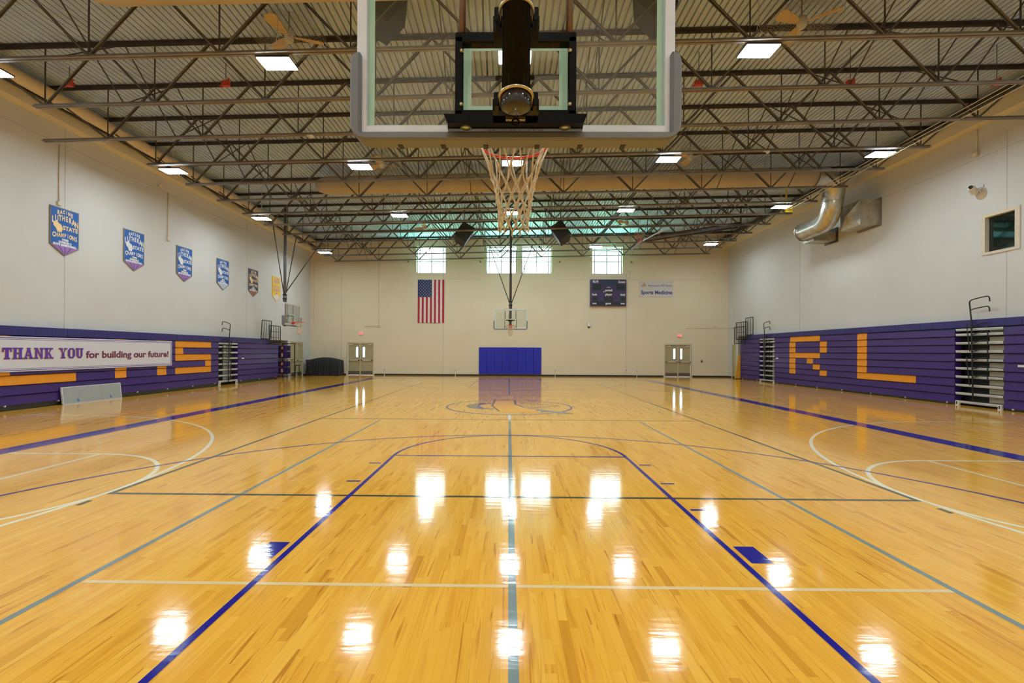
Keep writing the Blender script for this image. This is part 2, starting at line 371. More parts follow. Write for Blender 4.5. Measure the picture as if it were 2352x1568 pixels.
# ------------------------------------------------------------------ walls
def holes(mb, a0, a1, z0, z1, hs, put):
    xs = sorted({a0, a1} | {h[0] for h in hs} | {h[1] for h in hs}); zs = sorted({z0, z1} | {h[2] for h in hs} | {h[3] for h in hs})
    for i in range(len(xs)-1):
        for j in range(len(zs)-1):
            cx, cz = (xs[i]+xs[i+1])/2, (zs[j]+zs[j+1])/2
            if any(h[0] < cx < h[1] and h[2] < cz < h[3] for h in hs): continue
            put(xs[i], xs[i+1], zs[j], zs[j+1])
WIN = [(-6.20, -4.24), (-1.54, .46), (.81, 2.81), (5.49, 7.51)]; WZ0, WZ1 = 6.82, 8.60
DR = [(-10.82, -9.03), (10.30, 12.09)]
mb = MB()
holes(mb, XL-1.5, XR+1.5, 0, 9.75, [(a, b, WZ0, WZ1) for a, b in WIN] + [(a, b, 0, 2.14) for a, b in DR], lambda a, b, c, d: mb.box(a, b, YB, YB+.35, c, d, WALL))
for x in (-11.2, 7.75, 1.6 - 6.0): mb.box(x-.012, x+.012, YB-.002, YB, 0, 6.8, SEAM)
for a, b in ((XL, WIN[0][0]-.4), (WIN[0][1]+.3, WIN[1][0]-.3), (WIN[2][1]+.3, WIN[3][0]-.3), (WIN[3][1]+.4, XR)): mb.box(a, b, YB-.002, YB, 6.42 if abs(a) < 12 else 7.60, 6.435 if abs(a) < 12 else 7.615, SEAM)
struct('wall_back', mb)
mb = MB(); mb.box(XL-1.5, XR+1.5, YN-.3, YN, 0, 9.75, WALL); struct('wall_front', mb)
def side(sg, X, name, zt, ya, yb, openings=[]):
    mb = MB(); out = X+sg*.35; back = X+sg*1.35
    def put(a, b, c, d): mb.box(min(X, out), max(X, out), a, b, c, d, WALLS)
    holes(mb, YN, YB, 0, 9.75, [(ya, yb, 0, zt)]+openings, put)
    mb.box(min(back, back+sg*.1), max(back, back+sg*.1), ya-.1, yb+.1, 0, zt+.1, WALLS)      # alcove
    mb.box(min(out, back), max(out, back), ya-.1, ya, 0, zt+.1, WALLS); mb.box(min(out, back), max(out, back), yb, yb+.1, 0, zt+.1, WALLS)
    mb.box(min(out, back), max(out, back), ya, yb, zt, zt+.1, WALLS)
    a, b = sorted((X-sg*.003, X))
    for y, q0, q1 in (((12.3, zt+.02, 4.62), (12.3, 5.90, 8.2)) if sg > 0 else ((12.3, zt+.02, 8.2),))+((22.0, zt+.02, 8.2), (2.5, zt+.02, 8.2)): mb.box(a, b, y-.010, y+.010, q0, q1, SEAM)
    mb.box(a, b, YN, YB, 7.68, 7.695, SEAM)
    return mb
sw = side(-1, XL, 'wall_left', 2.21, 2.9, 26.45, [(26.80, 28.50, 0, 2.16)])
sw.box(XL, XL+.34, YN, YB, 8.20, 8.72, WALL2)
struct('wall_left', sw)
sw = side(1, XR, 'wall_right', 2.665, 2.9, 28.25, [(11.98, 12.96, 4.69, 5.83)])
sw.box(XR-.34, XR, YN, YB, 8.62, 9.05, WALL2)
struct('wall_right', sw)
# ceiling: corrugated steel deck, ribs run along the court
mb = MB(); P = .1524; n = int((XR-XL)/P)+1; vs = []
for i in range(n+1):
    x = XL + i*P
    for dx, dz in ((0, 0), (.003, .062), (.043, .062), (.046, 0), (.0955, 0), (.0965, .007)):
        xx = min(x+dx, XR+.05)
        for y in (YN-.05, YB+.05): vs.append((xx, y, deckz(xx)+dz))
fs = [(2*i, 2*i+1, 2*i+3, 2*i+2) for i in range(len(vs)//2-1)]
mb.add(vs, fs, DECK)
struct('ceiling', mb)
mb = MB()
xs = [XL] + [v for d in DR for v in d] + [XR]
for a, b in ((XL, DR[0][0]-.06), (DR[0][1]+.06, DR[1][0]-.06), (DR[1][1]+.06, XR)): mb.box(a, b, YB-.012, YB, 0, .10, RUBBER)
struct('baseboard_back', mb)
mb = MB(); mb.box(XR-.012, XR, 28.25, YB, 0, .10, RUBBER); struct('baseboard_right', mb)
mb = MB(); mb.box(XL, XL+.012, 28.56, YB, 0, .10, RUBBER); struct('baseboard_left', mb)
for sx, X, nm in ((1, XL, 'trim_1'), (-1, XR, 'trim_2')):
    mb = MB(); z = deckz(X)-.30; mb.box(X+sx*.55, X+sx*.62, YN, YB, z-.16, z, STEEL); struct(nm, mb)

# ------------------------------------------------------------------ windows
for i, (a, b) in enumerate(WIN):
    fr = MB(); y = YB+.20; t = .05
    fr.box(a, b, y, y+.06, WZ0, WZ0+t, WFRAME); fr.box(a, b, y, y+.06, WZ1-t, WZ1, WFRAME); fr.box(a, a+t, y, y+.06, WZ0, WZ1, WFRAME); fr.box(b-t, b, y, y+.06, WZ0, WZ1, WFRAME)
    fo = struct(f'window_{i+1}', fr)
    mu = MB()
    for x in (a+.20, (a+b)/2, b-.20): mu.box(x-.026, x+.026, y+.01, y+.05, WZ0+t, WZ1-t, WFRAME)
    for z in (7.64, 8.38): mu.box(a+t, b-t, y+.012, y+.048, z-.026, z+.026, WFRAME)
    mu.build('mullion', fo)
    g = MB(); g.add([(a+t, y+.03, WZ0+t), (b-t, y+.03, WZ0+t), (b-t, y+.03, WZ1-t), (a+t, y+.03, WZ1-t)], [(0, 1, 2, 3)], GL_W); g.build('pane', fo)
fr = MB()
for (y0, y1, z0, z1) in ((11.93, 12.06, 4.64, 5.88), (12.90, 13.01, 4.64, 5.88), (12.06, 12.90, 4.64, 4.72), (12.06, 12.90, 5.78, 5.88)):
    fr.box(XR-.03, XR+.12, y0, y1, z0, z1, BEIGE); fr.box(XR+.02, XR+.18, y0+.02, y1-.02, z0+.01, z1-.01, BEIGE)
fo = struct('window_5', fr); g = MB(); g.box(XR+.10, XR+.12, 12.04, 12.92, 4.70, 5.80, DGLASS); g.build('pane', fo)

# ------------------------------------------------------------------ doors
def door(n, T, w, win=True, closed_back=True):
    fr = MB(T); h = 2.13
    fr.box(-.06, 0, -.03, .12, 0, h+.06, DOORF); fr.box(w, w+.06, -.03, .12, 0, h+.06, DOORF); fr.box(0, w, -.03, .12, h-.03, h+.06, DOORF)
    fr.box(w/2-.03, w/2+.03, -.02, .10, 0, h-.03, DOORF)
    fo = struct(f'door_{n}', fr)
    for s in (0, 1):
        a, b = (.01, w/2-.032) if s == 0 else (w/2+.032, w-.01)
        wx0, wx1 = ((b-.26, b-.13) if s == 0 else (a+.13, a+.26))
        lf = MB(T); h0 = .003
        holes(lf, a, b, h0, h-.029, [(wx0, wx1, 1.20, 1.86)] if win else [], lambda p, q, c, d: lf.box(p, q, .03, .075, c, d, DOORM))
        lo = lf.build('door_leaf', fo)
        if win:
            g = MB(T); g.add([(wx0, .05, 1.20), (wx1, .05, 1.20), (wx1, .05, 1.86), (wx0, .05, 1.86)], [(0, 1, 2, 3)], GL_W); g.build('pane', lo)
            e = MB(T)
            for q in ((wx0-.025, wx0, 1.175, 1.885), (wx1, wx1+.025, 1.175, 1.885), (wx0, wx1, 1.175, 1.20), (wx0, wx1, 1.86, 1.885)): e.box(q[0], q[1], .02, .03, q[2], q[3], WFRAME)
            e.build('window_trim', lo)
        k = MB(T); k.box(a+.01, b-.01, .022, .03, .03, .26, KICKP); k.build('kick_plate', lo)
        p = MB(T); p.box(a+.03, b-.02, -.05, -.015, .97, 1.03, BEIGE); p.box(a+.03, a+.12, -.05, .03, .96, 1.05, BEIGE); p.box(b-.10, b-.02, -.05, .03, .96, 1.05, BEIGE); p.build('push_bar', lo)
        c = MB(T); cx = a+.06 if s == 0 else b-.36; c.box(cx, cx+.30, -.03, .03, 1.99, 2.05, BEIGE); c.bar((cx+.15, -.02, 2.05), (cx+.28, .0, 2.10), .02, .015, BEIGE); c.build('door_closer', lo)
for i, (a, b) in enumerate(DR): door(i+1, Matrix.Translation((a+.06, YB-.02+.02, 0)), b-a-.12)
RZ = Matrix.Rotation
# on the left side wall, facing the court: local x runs along +Y, local y into the wall (-X)
door(3, Matrix.Translation((XL, 26.86, 0)) @ Matrix.Rotation(PI/2, 4, 'Z'), 1.58, win=False)
mb = MB(); mb.box(XL-.36, XL-.34, 26.7, 28.6, 0, 2.3, BLACKM); mb.build('door_recess', bpy.data.objects['door_3'])

# ------------------------------------------------------------------ exit signs
def exit_sign(T, label):
    t = thing('exit_sign', label, 'sign', group='exit signs over the doors')
    b = MB(T); b.bbox(-.16, .16, -.06, 0, -.10, .10, WHITE, .01); b.build('sign_box', t)
    l = MB(T); l.text('EXIT', .17, EXR, TX((0, -.066, 0), (1, 0, 0)), fit=.26, bold=.004); l.build('lettering', t)
exit_sign(Matrix.Translation((-9.87, YB, 2.79)), 'red lettered exit sign over the double door beside the black cover')
exit_sign(Matrix.Translation((11.28, YB, 2.74)), 'red lettered exit sign over the double door on the right of the back wall')
exit_sign(Matrix.Translation((XL, 27.75, 2.79)) @ Matrix.Rotation(PI/2, 4, 'Z'), 'red lettered exit sign on the left side wall seen edge on')

# ------------------------------------------------------------------ roof joists
NB = [-11.1+2.633*i for i in range(10)]; NTOP = [(NB[i]+NB[i+1])/2 for i in range(9)]
def chord(mb, x0, x1, zf, m, w=.055, leg=.065, gap=.02, flip=1):
    for s in (-1, 1):
        a = (x0, s*(gap/2+w/2), zf(x0)); b = (x1, s*(gap/2+w/2), zf(x1)); mb.bar(a, b, w, .010, m)
        a = (x0, s*(gap/2+.005), zf(x0)+flip*leg/2); b = (x1, s*(gap/2+.005), zf(x1)+flip*leg/2); mb.bar(a, b, .010, leg, m)
def joist():
    t = thing('roof_joist', 'x', 'roof joist', group='steel roof joists under the deck')
    b = MB(); chord(b, -11.36, 12.88, chz, STEEL2); b.build('bottom_chord', t)
    c = MB(); chord(c, XL+.02, XR-.02, lambda x: deckz(x)-.02, STEEL, .06, .085, .02, -1); c.build('top_chord', t)
    T = lambda x: (x, 0, deckz(x)-.07); B = lambda x: (x, 0, chz(x)+.03)
    def di(a, b, w): d = MB(); d.bar(a, b, w, .018, STEEL, (0, 1, 0)); d.bar(a, b, .018, w*.8, STEEL2, (0, 1, 0)); d.build('web_diagonal', t)
    for i in range(9):
        th = .062 if i in (0, 1, 7, 8) else .05
        di(B(NB[i]), T(NTOP[i]), .05 if i > 4 else .075); di(T(NTOP[i]), B(NB[i+1]), .05 if i < 4 else .075)
    di(B(NB[0]), T(XL+.35), .045); di(B(NB[-1]), T(XR-.35), .045)
    for i in range(10): d = MB(); d.bar(B(NB[i]), T(NB[i]), .022, .022, STEEL); d.build('web_post', t)
    return t
j0 = joist(); JY = [7.75+1.745*k for k in range(-1, 13)]
for k, y in enumerate(JY):
    lab = f'dark steel roof joist with zigzag web, {ORD[k]} from the near hoop'
    o = j0 if k == 0 else dup(j0, (0, y, 0))
    o.location = (0, y, 0); o['label'] = lab
    if k == 3:
        e = MB(); chord(e, XL+.4, -11.36, chz, STEEL2); chord(e, 12.88, XR-.1, chz, STEEL2); e.build('chord_extension', o)
# thin cross braces between neighbouring joists
bp = None
for k in range(1, len(JY)-1):
    if k == 6: continue
    for x, pn in ((-9.2, 'far left'), (-1.5, 'left of centre'), (1.9, 'right of centre'), (7.9, 'right side'), (10.6, 'far right')):
        lab = f'thin crossed brace rods between {ORD[k]} and {ORD[k+1]} roof joists, {pn}'
        if bp is None:
            bp = thing('cross_brace', lab, 'brace', group='cross braces between the joists')
            for s in (0, 1):
                d = MB(); z0, z1 = (.05, 1.40) if s else (1.40, .05); d.bar((0, .03, z0), (0, 1.715, z1), .022, .022, STEEL); d.build('brace_rod', bp)
            bp.location = (x, JY[k], chz(x))
        else: dup(bp, (x, JY[k], chz(x)), lab)

# ------------------------------------------------------------------ ceiling lights
def ceil_light():
    t = thing('ceiling_light', 'x', 'ceiling light', group='LED ceiling lights')
    b = MB(); b.box(-.34, .34, -.22, .22, .012, .045, KICK); b.box(-.20, .20, -.09, .09, .045, .09, KICK); ho = b.build('housing', t)
    d = MB(); d.box(-.325, .325, -.205, .205, 0, .0115, LED); d.build('diffuser', ho)
    w_ = MB()
    for s in (-1, 1): w_.tube([(s*.25, 0, .10), (s*.20, 0, .28), (s*.04, 0, .42), (0, 0, .62), (0, 0, 1.42)], .006, CABLE, 5)
    w_.build('hanger_wire', t)
    return t
L0 = None; COLN = ['at the far left', 'left of centre', 'in the middle', 'right of centre', 'at the far right']
ROWS = [(-2.6, 'in the added unseen row above the near end wall'), (2.7, 'in the added unseen row above the near hoop'), (8.0, 'in the front row beyond the near backboard'), (13.35, 'in the second row from the front'), (18.7, 'in the third row from the front'), (25.7, 'in the row nearest the back wall')]  # first two rows are unseen, added to light foreground and back of near board
for y, rn in ROWS:
    for ci, x in enumerate((-10.8, -4.79, .07, 5.0, 11.65)):
        lab = f'LED ceiling light {COLN[ci]} {rn}'
        loc = (x, y, 7.60+.0245*x)
        if L0 is None: L0 = ceil_light(); L0.location = loc; L0['label'] = lab
        else: dup(L0, loc, lab)

# ------------------------------------------------------------------ cage fans
def fan():
    t = thing('ceiling_fan', 'x', 'fan', group='caged ceiling fans')
    c = MB()
    for q in range(1, 14):
        r = .76*q/13; z = .15*(1-(r/.76)**2)
        c.ring((0, 0, -z-.02), r, .0022, WIRE, n=36, k=4)
        if q > 5: c.ring((0, 0, z*.8+.08), r, .0022, WIRE, n=36, k=4)
    for k in range(56):
        a = 2*PI*k/56; p = []
        for r in (.1, .3, .5, .66, .76): p.append((r*math.cos(a), r*math.sin(a), -.15*(1-(r/.76)**2)-.02))
        p += [(.76*math.cos(a), .76*math.sin(a), .08)]
        for r in (.6, .42): p.append((r*math.cos(a), r*math.sin(a), .12*(1-(r/.76)**2)+.08))
        c.tube(p, .0018, WIRE, 3, caps=False)
    c.build('wire_cage', t)
    for k in range(3):
        b = MB(Matrix.Rotation(2*PI*k/3+.35, 4, 'Z') @ Matrix.Rotation(.32, 4, 'X'))
        b.prism([(.10, -.05), (.36, -.10), (.62, -.13), (.71, -.07), (.71, .09), (.62, .13), (.34, .10), (.10, .05)], .018, .030, FANB, 'z'); b.build('fan_blade', t)
    h = MB(); h.lathe([(0, -.12), (.07, -.12), (.10, -.07), (.10, .06), (.07, .12), (0, .12)], (0, 0, .03), WHITE, 20); h.build('motor', t)
    r = MB(); r.tube([(0, 0, .12), (0, 0, .57)], .014, STEEL2, 8); r.build('down_rod', t)
    return t
f0 = fan(); FL = [(-4.85, 8.62, 'left of the near backboard'), (6.25, 8.62, 'right of the near backboard'), (-4.72, 15.6, 'above the second light row, left of net'), (6.55, 15.6, 'above the second light row, right of net'), (-4.7, 24.32, 'near the far speakers on the left'), (6.45, 24.32, 'near the far speakers on the right')]
for i, (x, y, s) in enumerate(FL):
    loc = (x, y, 8.56+.025*x); lab = 'caged ceiling fan with beige blades '+s
    if i == 0: f0.location = loc; f0['label'] = lab
    else: dup(f0, loc, lab, rz=1.1*i)

# ------------------------------------------------------------------ ducts, pipe
def fabric_duct(y, x1, label, zc=8.42):
    t = thing('fabric_duct', label, 'duct', (0, y, 0), group='beige fabric ducts between joists'); r = .36
    b = MB(); pts = []; rr = []
    x = -7.8; K = 70
    for i in range(K+1):
        xx = x+(x1-x)*i/K; pts.append((xx, 0, zc+.02*xx)); rr.append(r*(1-.008*(i % 4 == 0)+random.uniform(-.006, .006)))
    rr[0] = .22; rr[1] = .33
    b.tube(pts, rr, DUCTF, 20); b.build('fabric_sleeve', t)
    h = MB()
    for i in range(12): xx = -7.3+(x1+6.8)*i/12; h.tube([(xx, 0, zc+.02*xx+r-.01), (xx, 0, deckz(xx)+.01)], .005, STEEL2, 4)
    h.build('hanger', t)
    return t
fabric_duct(JY[0]+.87, 12.3, 'long beige fabric duct at the very top, nearer the camera')
fabric_duct(JY[6]+.87+.0, 12.3, 'long beige fabric duct crossing between joists above the hanging net', 8.45)
DY = JY[6]+.87
t = thing('metal_duct', 'shiny curved sheet metal duct dropping down beside the right wall', 'duct')
b = MB(); pts = [(12.2, DY, 8.68), (12.6, DY, 8.66), (12.95, DY+.05, 8.52), (13.08, DY+.15, 8.30), (13.12, DY+.25, 8.05), (13.12, DY+.30, 7.85)]
b.tube(pts, .385, GALV, 24, caps=False); b.build('top_elbow', t)
def smooth_path(p, n=4):
    p = [Vector(q) for q in p]; out = []
    for i in range(len(p)-1):
        a, b_, c, d = p[max(i-1, 0)], p[i], p[i+1], p[min(i+2, len(p)-1)]
        for k in range(n):
            u = k/n; out.append(.5*((2*b_)+(c-a)*u+(2*a-5*b_+4*c-d)*u*u+(3*b_-a-3*c+d)*u**3))
    out.append(p[-1]); return out
b = MB(); pts = [(13.12, DY+.30, 8.0), (13.12, DY+.32, 7.72), (13.14, DY+.45, 7.42), (13.20, DY+.75, 7.18), (13.26, DY+1.15, 7.10), (13.3, DY+2.55, 7.10)]
b.tube(smooth_path(pts), .38, GALV, 28); b.build('lower_elbow', t)
for q, ax in (((13.12, DY+.30, 7.96), 'z'), ((13.12, DY+.31, 7.76), 'z'), ((13.3, DY+2.52, 7.10), 'y'), ((13.3, DY+1.25, 7.10), 'y')): b = MB(); b.ring(q, .388, .016, GALV, ax, 32, 6); b.build('band', t)
b = MB(); b.box(13.45, XR-.05, DY+2.0, DY+2.7, 6.62, 7.0, GALV); b.build('wall_collar', t)
b = MB(); b.box(XR-.05, XR-.001, DY+1.95, DY+2.78, 6.56, 7.2, STEEL); b.build('wall_flange', t)
t = thing('vent_hood', 'square galvanised metal vent hood sticking out of the right wall', 'vent')
b = MB(); y0, y1, z0, z1, xf = 16.95, 18.05, 6.68, 7.66, 13.72
b.box(xf, XR, y0, y1, z0, z1, GALV); b.build('hood_body', t)
b = MB(); b.box(XR-.04, XR, y0-.07, y1+.07, z0-.06, z1+.07, STEEL2); b.build('wall_flange', t)
b = MB(); c = (xf-.16, (y0+y1)/2, (z0+z1)/2); b.add([(xf, y0, z0), (xf, y1, z0), (xf, y1, z1), (xf, y0, z1), c], [(0, 1, 4), (1, 2, 4), (2, 3, 4), (3, 0, 4)], GALV); b.build('hood_face', t)
b = MB(); b.tube([(-12.45, YN+.1, 8.50), (-12.45, YB-.05, 8.50)], .165, PIPE, 20)
solo('ceiling_pipe', b, 'long beige round pipe under the deck along the left wall', 'pipe')
# hung cables by the right wall
for i, (dx, dz) in enumerate(((0, 0), (.09, -.06), (.17, -.13))):
    b = MB(); pts = [(11.82+dx+.013*k*1.6, 2.0+1.6*k, 8.24+dz-.018*k-.05*math.sin(k/11*PI)) for k in range(12)]
    b.tube(pts, .011, CABLE, 6); solo('hoist_cable', b, ['uppermost', 'middle', 'lowest'][i]+' of three thin cables running below the joists on the right', 'cable', 'hoist cables by the right wall')
b = MB(); b.box(12.15, 12.45, 19.2, 19.28, 7.84, 8.10, YEL); b.box(12.17, 12.20, 19.2, 19.28, 8.10, 9.35, YEL); b.bar((12.2, 19.24, 7.87), (12.6, 19.24, 8.06), .05, .02, YEL)
solo('cable_bracket', b, 'small yellow bracket holding the cables under the right joists', 'bracket')
for i, (px, k) in enumerate(((-11.35, 2), (-7.3, 2), (4.75, 2), (8.55, 2), (12.2, 2))):
    b = MB(); y = JY[k]+.87; b.box(px-.09, px+.09, y-.05, y+.05, 8.38, 8.50, REDC); b.bar((px-.14, y, 8.36), (px+.10, y, 8.56), .04, .05, REDC); b.tube([(px, y, 8.5), (px, y, deckz(px)+.01)], .008, STEEL, 5)
    solo('beam_clamp', b, f'small red clamp hanging under the deck, {ORD[i]} from the left', 'clamp', 'red clamps under the deck')

# ------------------------------------------------------------------ basketball hoops
def hoop(name, label, loc, rz, near=False, post=9.1):
    # local frame: board face at y=0, rim towards +y, mast behind at -y
    t = thing(name, label, 'basketball hoop', loc, rz, 'basketball hoops')
    z0, z1, hw = 2.895, 3.98, .915
    g = MB(); g.box(-hw+.05, hw-.05, -.010, .002, z0+.03, z1-.05, GL_BB); gb = g.build('glass_board', t)
    f = MB()
    for q in ((-hw, -hw+.055, z0, z1), (hw-.055, hw, z0, z1), (-hw+.055, hw-.055, z0, z0+.035), (-hw+.055, hw-.055, z1-.055, z1)): f.box(q[0], q[1], -.045, .008, q[2], q[3], SILVER)
    f.build('board_frame', t)
    l = MB(); a = hw-.055
    for q in ((-a, -a+.034, z0+.035, z1-.06), (a-.034, a, z0+.035, z1-.06), (-a+.034, a-.034, z0+.035, z0+.062), (-a+.034, a-.034, z1-.094, z1-.06)): l.box(q[0], q[1], .003, .0045, q[2], q[3], PALEG)
    l.build('board_border', gb)
    l = MB(); w_, b0, b1, e = .305, 3.02, 3.44, .048
    for q in ((-w_, -w_+e, b0, b1), (w_-e, w_, b0, b1), (-w_+e, w_-e, b0, b0+e), (-w_+e, w_-e, b1-e, b1)): l.box(q[0], q[1], .003, .0045, q[2], q[3], PALEG)
    l.build('target_square', gb)
    # U-shaped pad
    p = MB(); ow, oz, iw, iz, tz, rr = .945, 2.835, .885, 2.882, 3.33, .10
    out = [(-ow+.01, tz-.01), (-ow, tz-.05), (-ow, oz+rr)]+[(-ow+rr-rr*math.cos(a_), oz+rr-rr*math.sin(a_)) for a_ in [PI/2*k/6 for k in range(1, 7)]]
    out += [(-x, z) for x, z in reversed(out)]
    inn = [(iw, tz-.05), (iw, iz+.03), (iw-.03, iz), (-iw+.03, iz), (-iw, iz+.03), (-iw, tz-.05)]
    # build as strips between outer and inner outlines
    O = [(-iw-.02, tz)]+out+[(iw+.02, tz)]
    I = []
    for (x, z) in O:
        if z > oz+rr-.001: I.append((math.copysign(iw, x), z if z < tz else tz))
        else: I.append((max(-iw, min(iw, x)), iz))
    ya, yb = -.085, .048; b_ = .016; n_ = len(O); vs = []
    rings = [(I, ya+b_), ([((i[0]*.8+o[0]*.2), (i[1]*.8+o[1]*.2)) for i, o in zip(I, O)], ya), ([((i[0]*.2+o[0]*.8), (i[1]*.2+o[1]*.8)) for i, o in zip(I, O)], ya), (O, ya+b_), (O, yb-b_), ([((i[0]*.2+o[0]*.8), (i[1]*.2+o[1]*.8)) for i, o in zip(I, O)], yb), ([((i[0]*.8+o[0]*.2), (i[1]*.8+o[1]*.2)) for i, o in zip(I, O)], yb), (I, yb-b_)]
    for R_, y in rings: vs += [(x, y, z) for x, z in R_]
    fs = [(r*n_+i, r*n_+i+1, ((r+1) % 8)*n_+i+1, ((r+1) % 8)*n_+i) for r in range(8) for i in range(n_-1)]
    fs += [tuple(r*n_ for r in range(8)), tuple(r*n_+n_-1 for r in reversed(range(8)))]
    p.add(vs, fs, PADG); po = p.build('board_pad', t)
    if near:
        for x in (-.67, -.42, -.17, .13, .38, .63): s_ = MB(); s_.box(x-.014, x+.014, -.012, .040, oz-.003, oz+.006, BLACKM); s_.build('pad_slot', po)
    # rim
    r_ = MB(); ry, R0, rz0 = .378, .2286, (3.012 if near else 3.05)
    r_.ring((0, ry, rz0), R0, .009, REDM, 'z', 48, 10)
    r_.box(-.07, .07, .02, .16, rz0-.012, rz0+.004, REDM); r_.box(-.10, .10, .008, .03, 2.93, 3.06, REDM); r_.bar((-.05, .02, 2.96), (-.05, .15, 3.04), .008, .03, REDM); r_.bar((.05, .02, 2.96), (.05, .15, 3.04), .008, .03, REDM)
    ro = r_.build('rim', t)
    # net
    n = MB(); LV = [(3.035, .226), (2.82, .150), (2.745, .130), (2.675, .115), (2.61, .106), (2.55, .101), (2.495, .099)]
    cr = .0052 if near else .006; ns = 12
    def nd(k, i):
        z, r = LV[k]; z += rz0-3.05; a_ = 2*PI*(i+.5*(k % 2))/ns + .1; j = random.Random(k*31+i % ns); q = 0 if k == 0 else .006
        return (r*math.cos(a_)+j.uniform(-q, q), ry+r*math.sin(a_)+j.uniform(-q, q), z+j.uniform(-q, q))
    for k in range(len(LV)-1):
        for i in range(ns):
            for d in ((0, -1) if k % 2 == 0 else (0, 1)):
                A, B = Vector(nd(k, i)), Vector(nd(k+1, (i+d) % ns))
                mid_ = (A+B)/2; mid_ += (mid_-Vector((0, ry, mid_.z)))*(-.03)
                n.tube([A, mid_, B], cr, NETM, 5)
            if k: x, y, z = nd(k, i); n.lathe([(0, -.011), (cr*1.7, -.005), (cr*1.7, .005), (0, .011)], (x, y, z), NETM, 6)
    for i in range(ns):
        x, y, z = nd(len(LV)-1, i); n.tube([(x, y, z), (x*1.02, y, z-.018), (x*.98, y+.003, z-.030)], cr, NETM, 5)
        n.tube([nd(0, i), (nd(0, i)[0], nd(0, i)[1], rz0+.01)], cr, NETM, 5)
    n.build('net', ro)
    # support frame
    yf = -.13 if near else -.11
    s = MB()
    for x in (-.312, .312): s.bbox(x-.023, x+.023, yf-.03, yf+.02, 2.90, 3.37, BLACK, .006)
    s.bbox(-.335, .335, yf-.03, yf+.03, 3.335, 3.395, BLACK, .006); s.bbox(-.335, .335, yf-.03, yf+.03, 2.905, 2.965, BLACK, .006)
    s.build('support_frame', t)
    s = MB(); s.add([(-.365, yf-.10, 2.855), (.365, yf-.10, 2.855), (.385, yf+.08, 2.895), (-.385, yf+.08, 2.895), (-.385, yf-.10, 2.905), (.385, yf-.10, 2.905), (.385, yf+.08, 2.925), (-.385, yf+.08, 2.925)], [(3, 2, 1, 0), (4, 5, 6, 7), (0, 1, 5, 4), (2, 3, 7, 6), (1, 2, 6, 5), (3, 0, 4, 7)], BLACK); s.build('bottom_bracket', t)
    for x in (-.298, .298):
        s = MB(); s.tube([(x, yf, 3.39), (x, yf, z1-.02)], .020, BRONZE, 10); s.build('side_strut', t)
    s = MB(); s.bar((-.36, yf, z1+.0), (.36, yf, z1), .05, .04, BLACK); s.bar((-.31, yf, z1), (-.31, -.04, z1), .04, .03, BLACK); s.bar((.31, yf, z1), (.31, -.04, z1), .04, .03, BLACK); s.build('top_bracket', t)
    ym = -.39
    s = MB(); s.tube([(0, ym, 2.88), (0, ym, post)], .071, BLACK if near else POLE, 32); so = s.build('mast', t)
    s = MB(); s.lathe([(.073, .06), (.076, .055), (.077, .004), (.072, -.006), (.045, -.012), (0, -.015)], (0, ym, 2.85), SMOKE, 32); s.build('mast_cap', so)
    for z in (2.905, 3.335):
        s = MB(); pts = [(.083, ym+.14, z-.015), (.083, ym, z)]+[(.083*math.cos(a_), ym-.083*math.sin(a_), z+.012*math.sin(a_)) for a_ in [PI*k/14 for k in range(1, 14)]]+[(-.083, ym, z), (-.083, ym+.14, z-.015)]
        s.tube(pts, .0085, ZINC, 8); s.build('clamp_bolt', t)
        s = MB()
        for x in (-1, 1): s.bbox(x*.098-.014, x*.098+.014, ym+.01, ym+.07, z-.035, z+.035, BLACK, .004)
        s.box(-.12, .12, ym+.07, yf-.03, z-.03, z+.03, BLACK); s.build('clamp_block', t)
    if near:
        for x in (-.298, .298):
            for z in (2.99, 3.285):
                s = MB(); s.lathe([(0, .0), (.010, 0), (.010, .012), (0, .012)], (0, 0, 0), ZINC, 10)
                o = s.build('bolt', t); o.location = (x, yf-.03, z); o.rotation_euler = (PI/2, 0, 0)
        s = MB()
        for x in (-.27, .27): s.lathe([(.030, 0), (.032, -.006), (.022, -.008), (.020, .0)], (x, yf-.06, 2.853), KICK, 20); s.lathe([(0, -.002), (.021, -.002)], (x, yf-.06, 2.853), ALU, 20)
        s.build('bracket_hole', t)
        s = MB(); s.box(-.052, .052, yf-.125, yf-.10, 2.862, 2.888, ZINC); s.build('hook_plate', t)
        s = MB(); s.ring((0, yf-.135, 2.842), .018, .005, BLACK, 'y', 16, 6); s.tube([(0, yf-.135, 2.86), (0, yf-.135, 2.895)], .011, BLACK, 8); s.build('hook', t)
    else:
        s = MB(); s.tube([(0, ym, 4.05), (0, ym, 4.45)], .09, POLE, 16); s.ring((0, ym, 4.42), .10, .02, BLACK, 'z', 16, 6); s.ring((0, ym, 4.22), .10, .02, BLACK, 'z', 16, 6); s.build('mast_collar', t)
    for s_ in (-1, 1):
        s = MB(); s.tube([(s_*.06, ym, 4.35), (s_*1.22, ym, 7.62)], .022, BLACK if near else STEEL, 8); s.build('mast_brace', t)
    s = MB(); s.tube([(0, ym+.05 if near else ym-.05, 4.4), (0, ym+(-2.6 if near else 2.2), 7.60)], .025, STEEL, 8); s.build('mast_brace', t)
    return t
hoop('basketball_hoop', 'large glass basketball hoop on a black pole hanging close in the foreground', (.006, 1.22, 0), 0, True)
hoop('basketball_hoop', 'distant basketball hoop on a ceiling pole in front of the back wall centre', (.07, 24.38, 0), PI, post=9.1)
hoop('basketball_hoop', 'distant side basketball hoop hanging before the left wall', (-10.94, 21.95, 0), -PI/2, post=8.85)
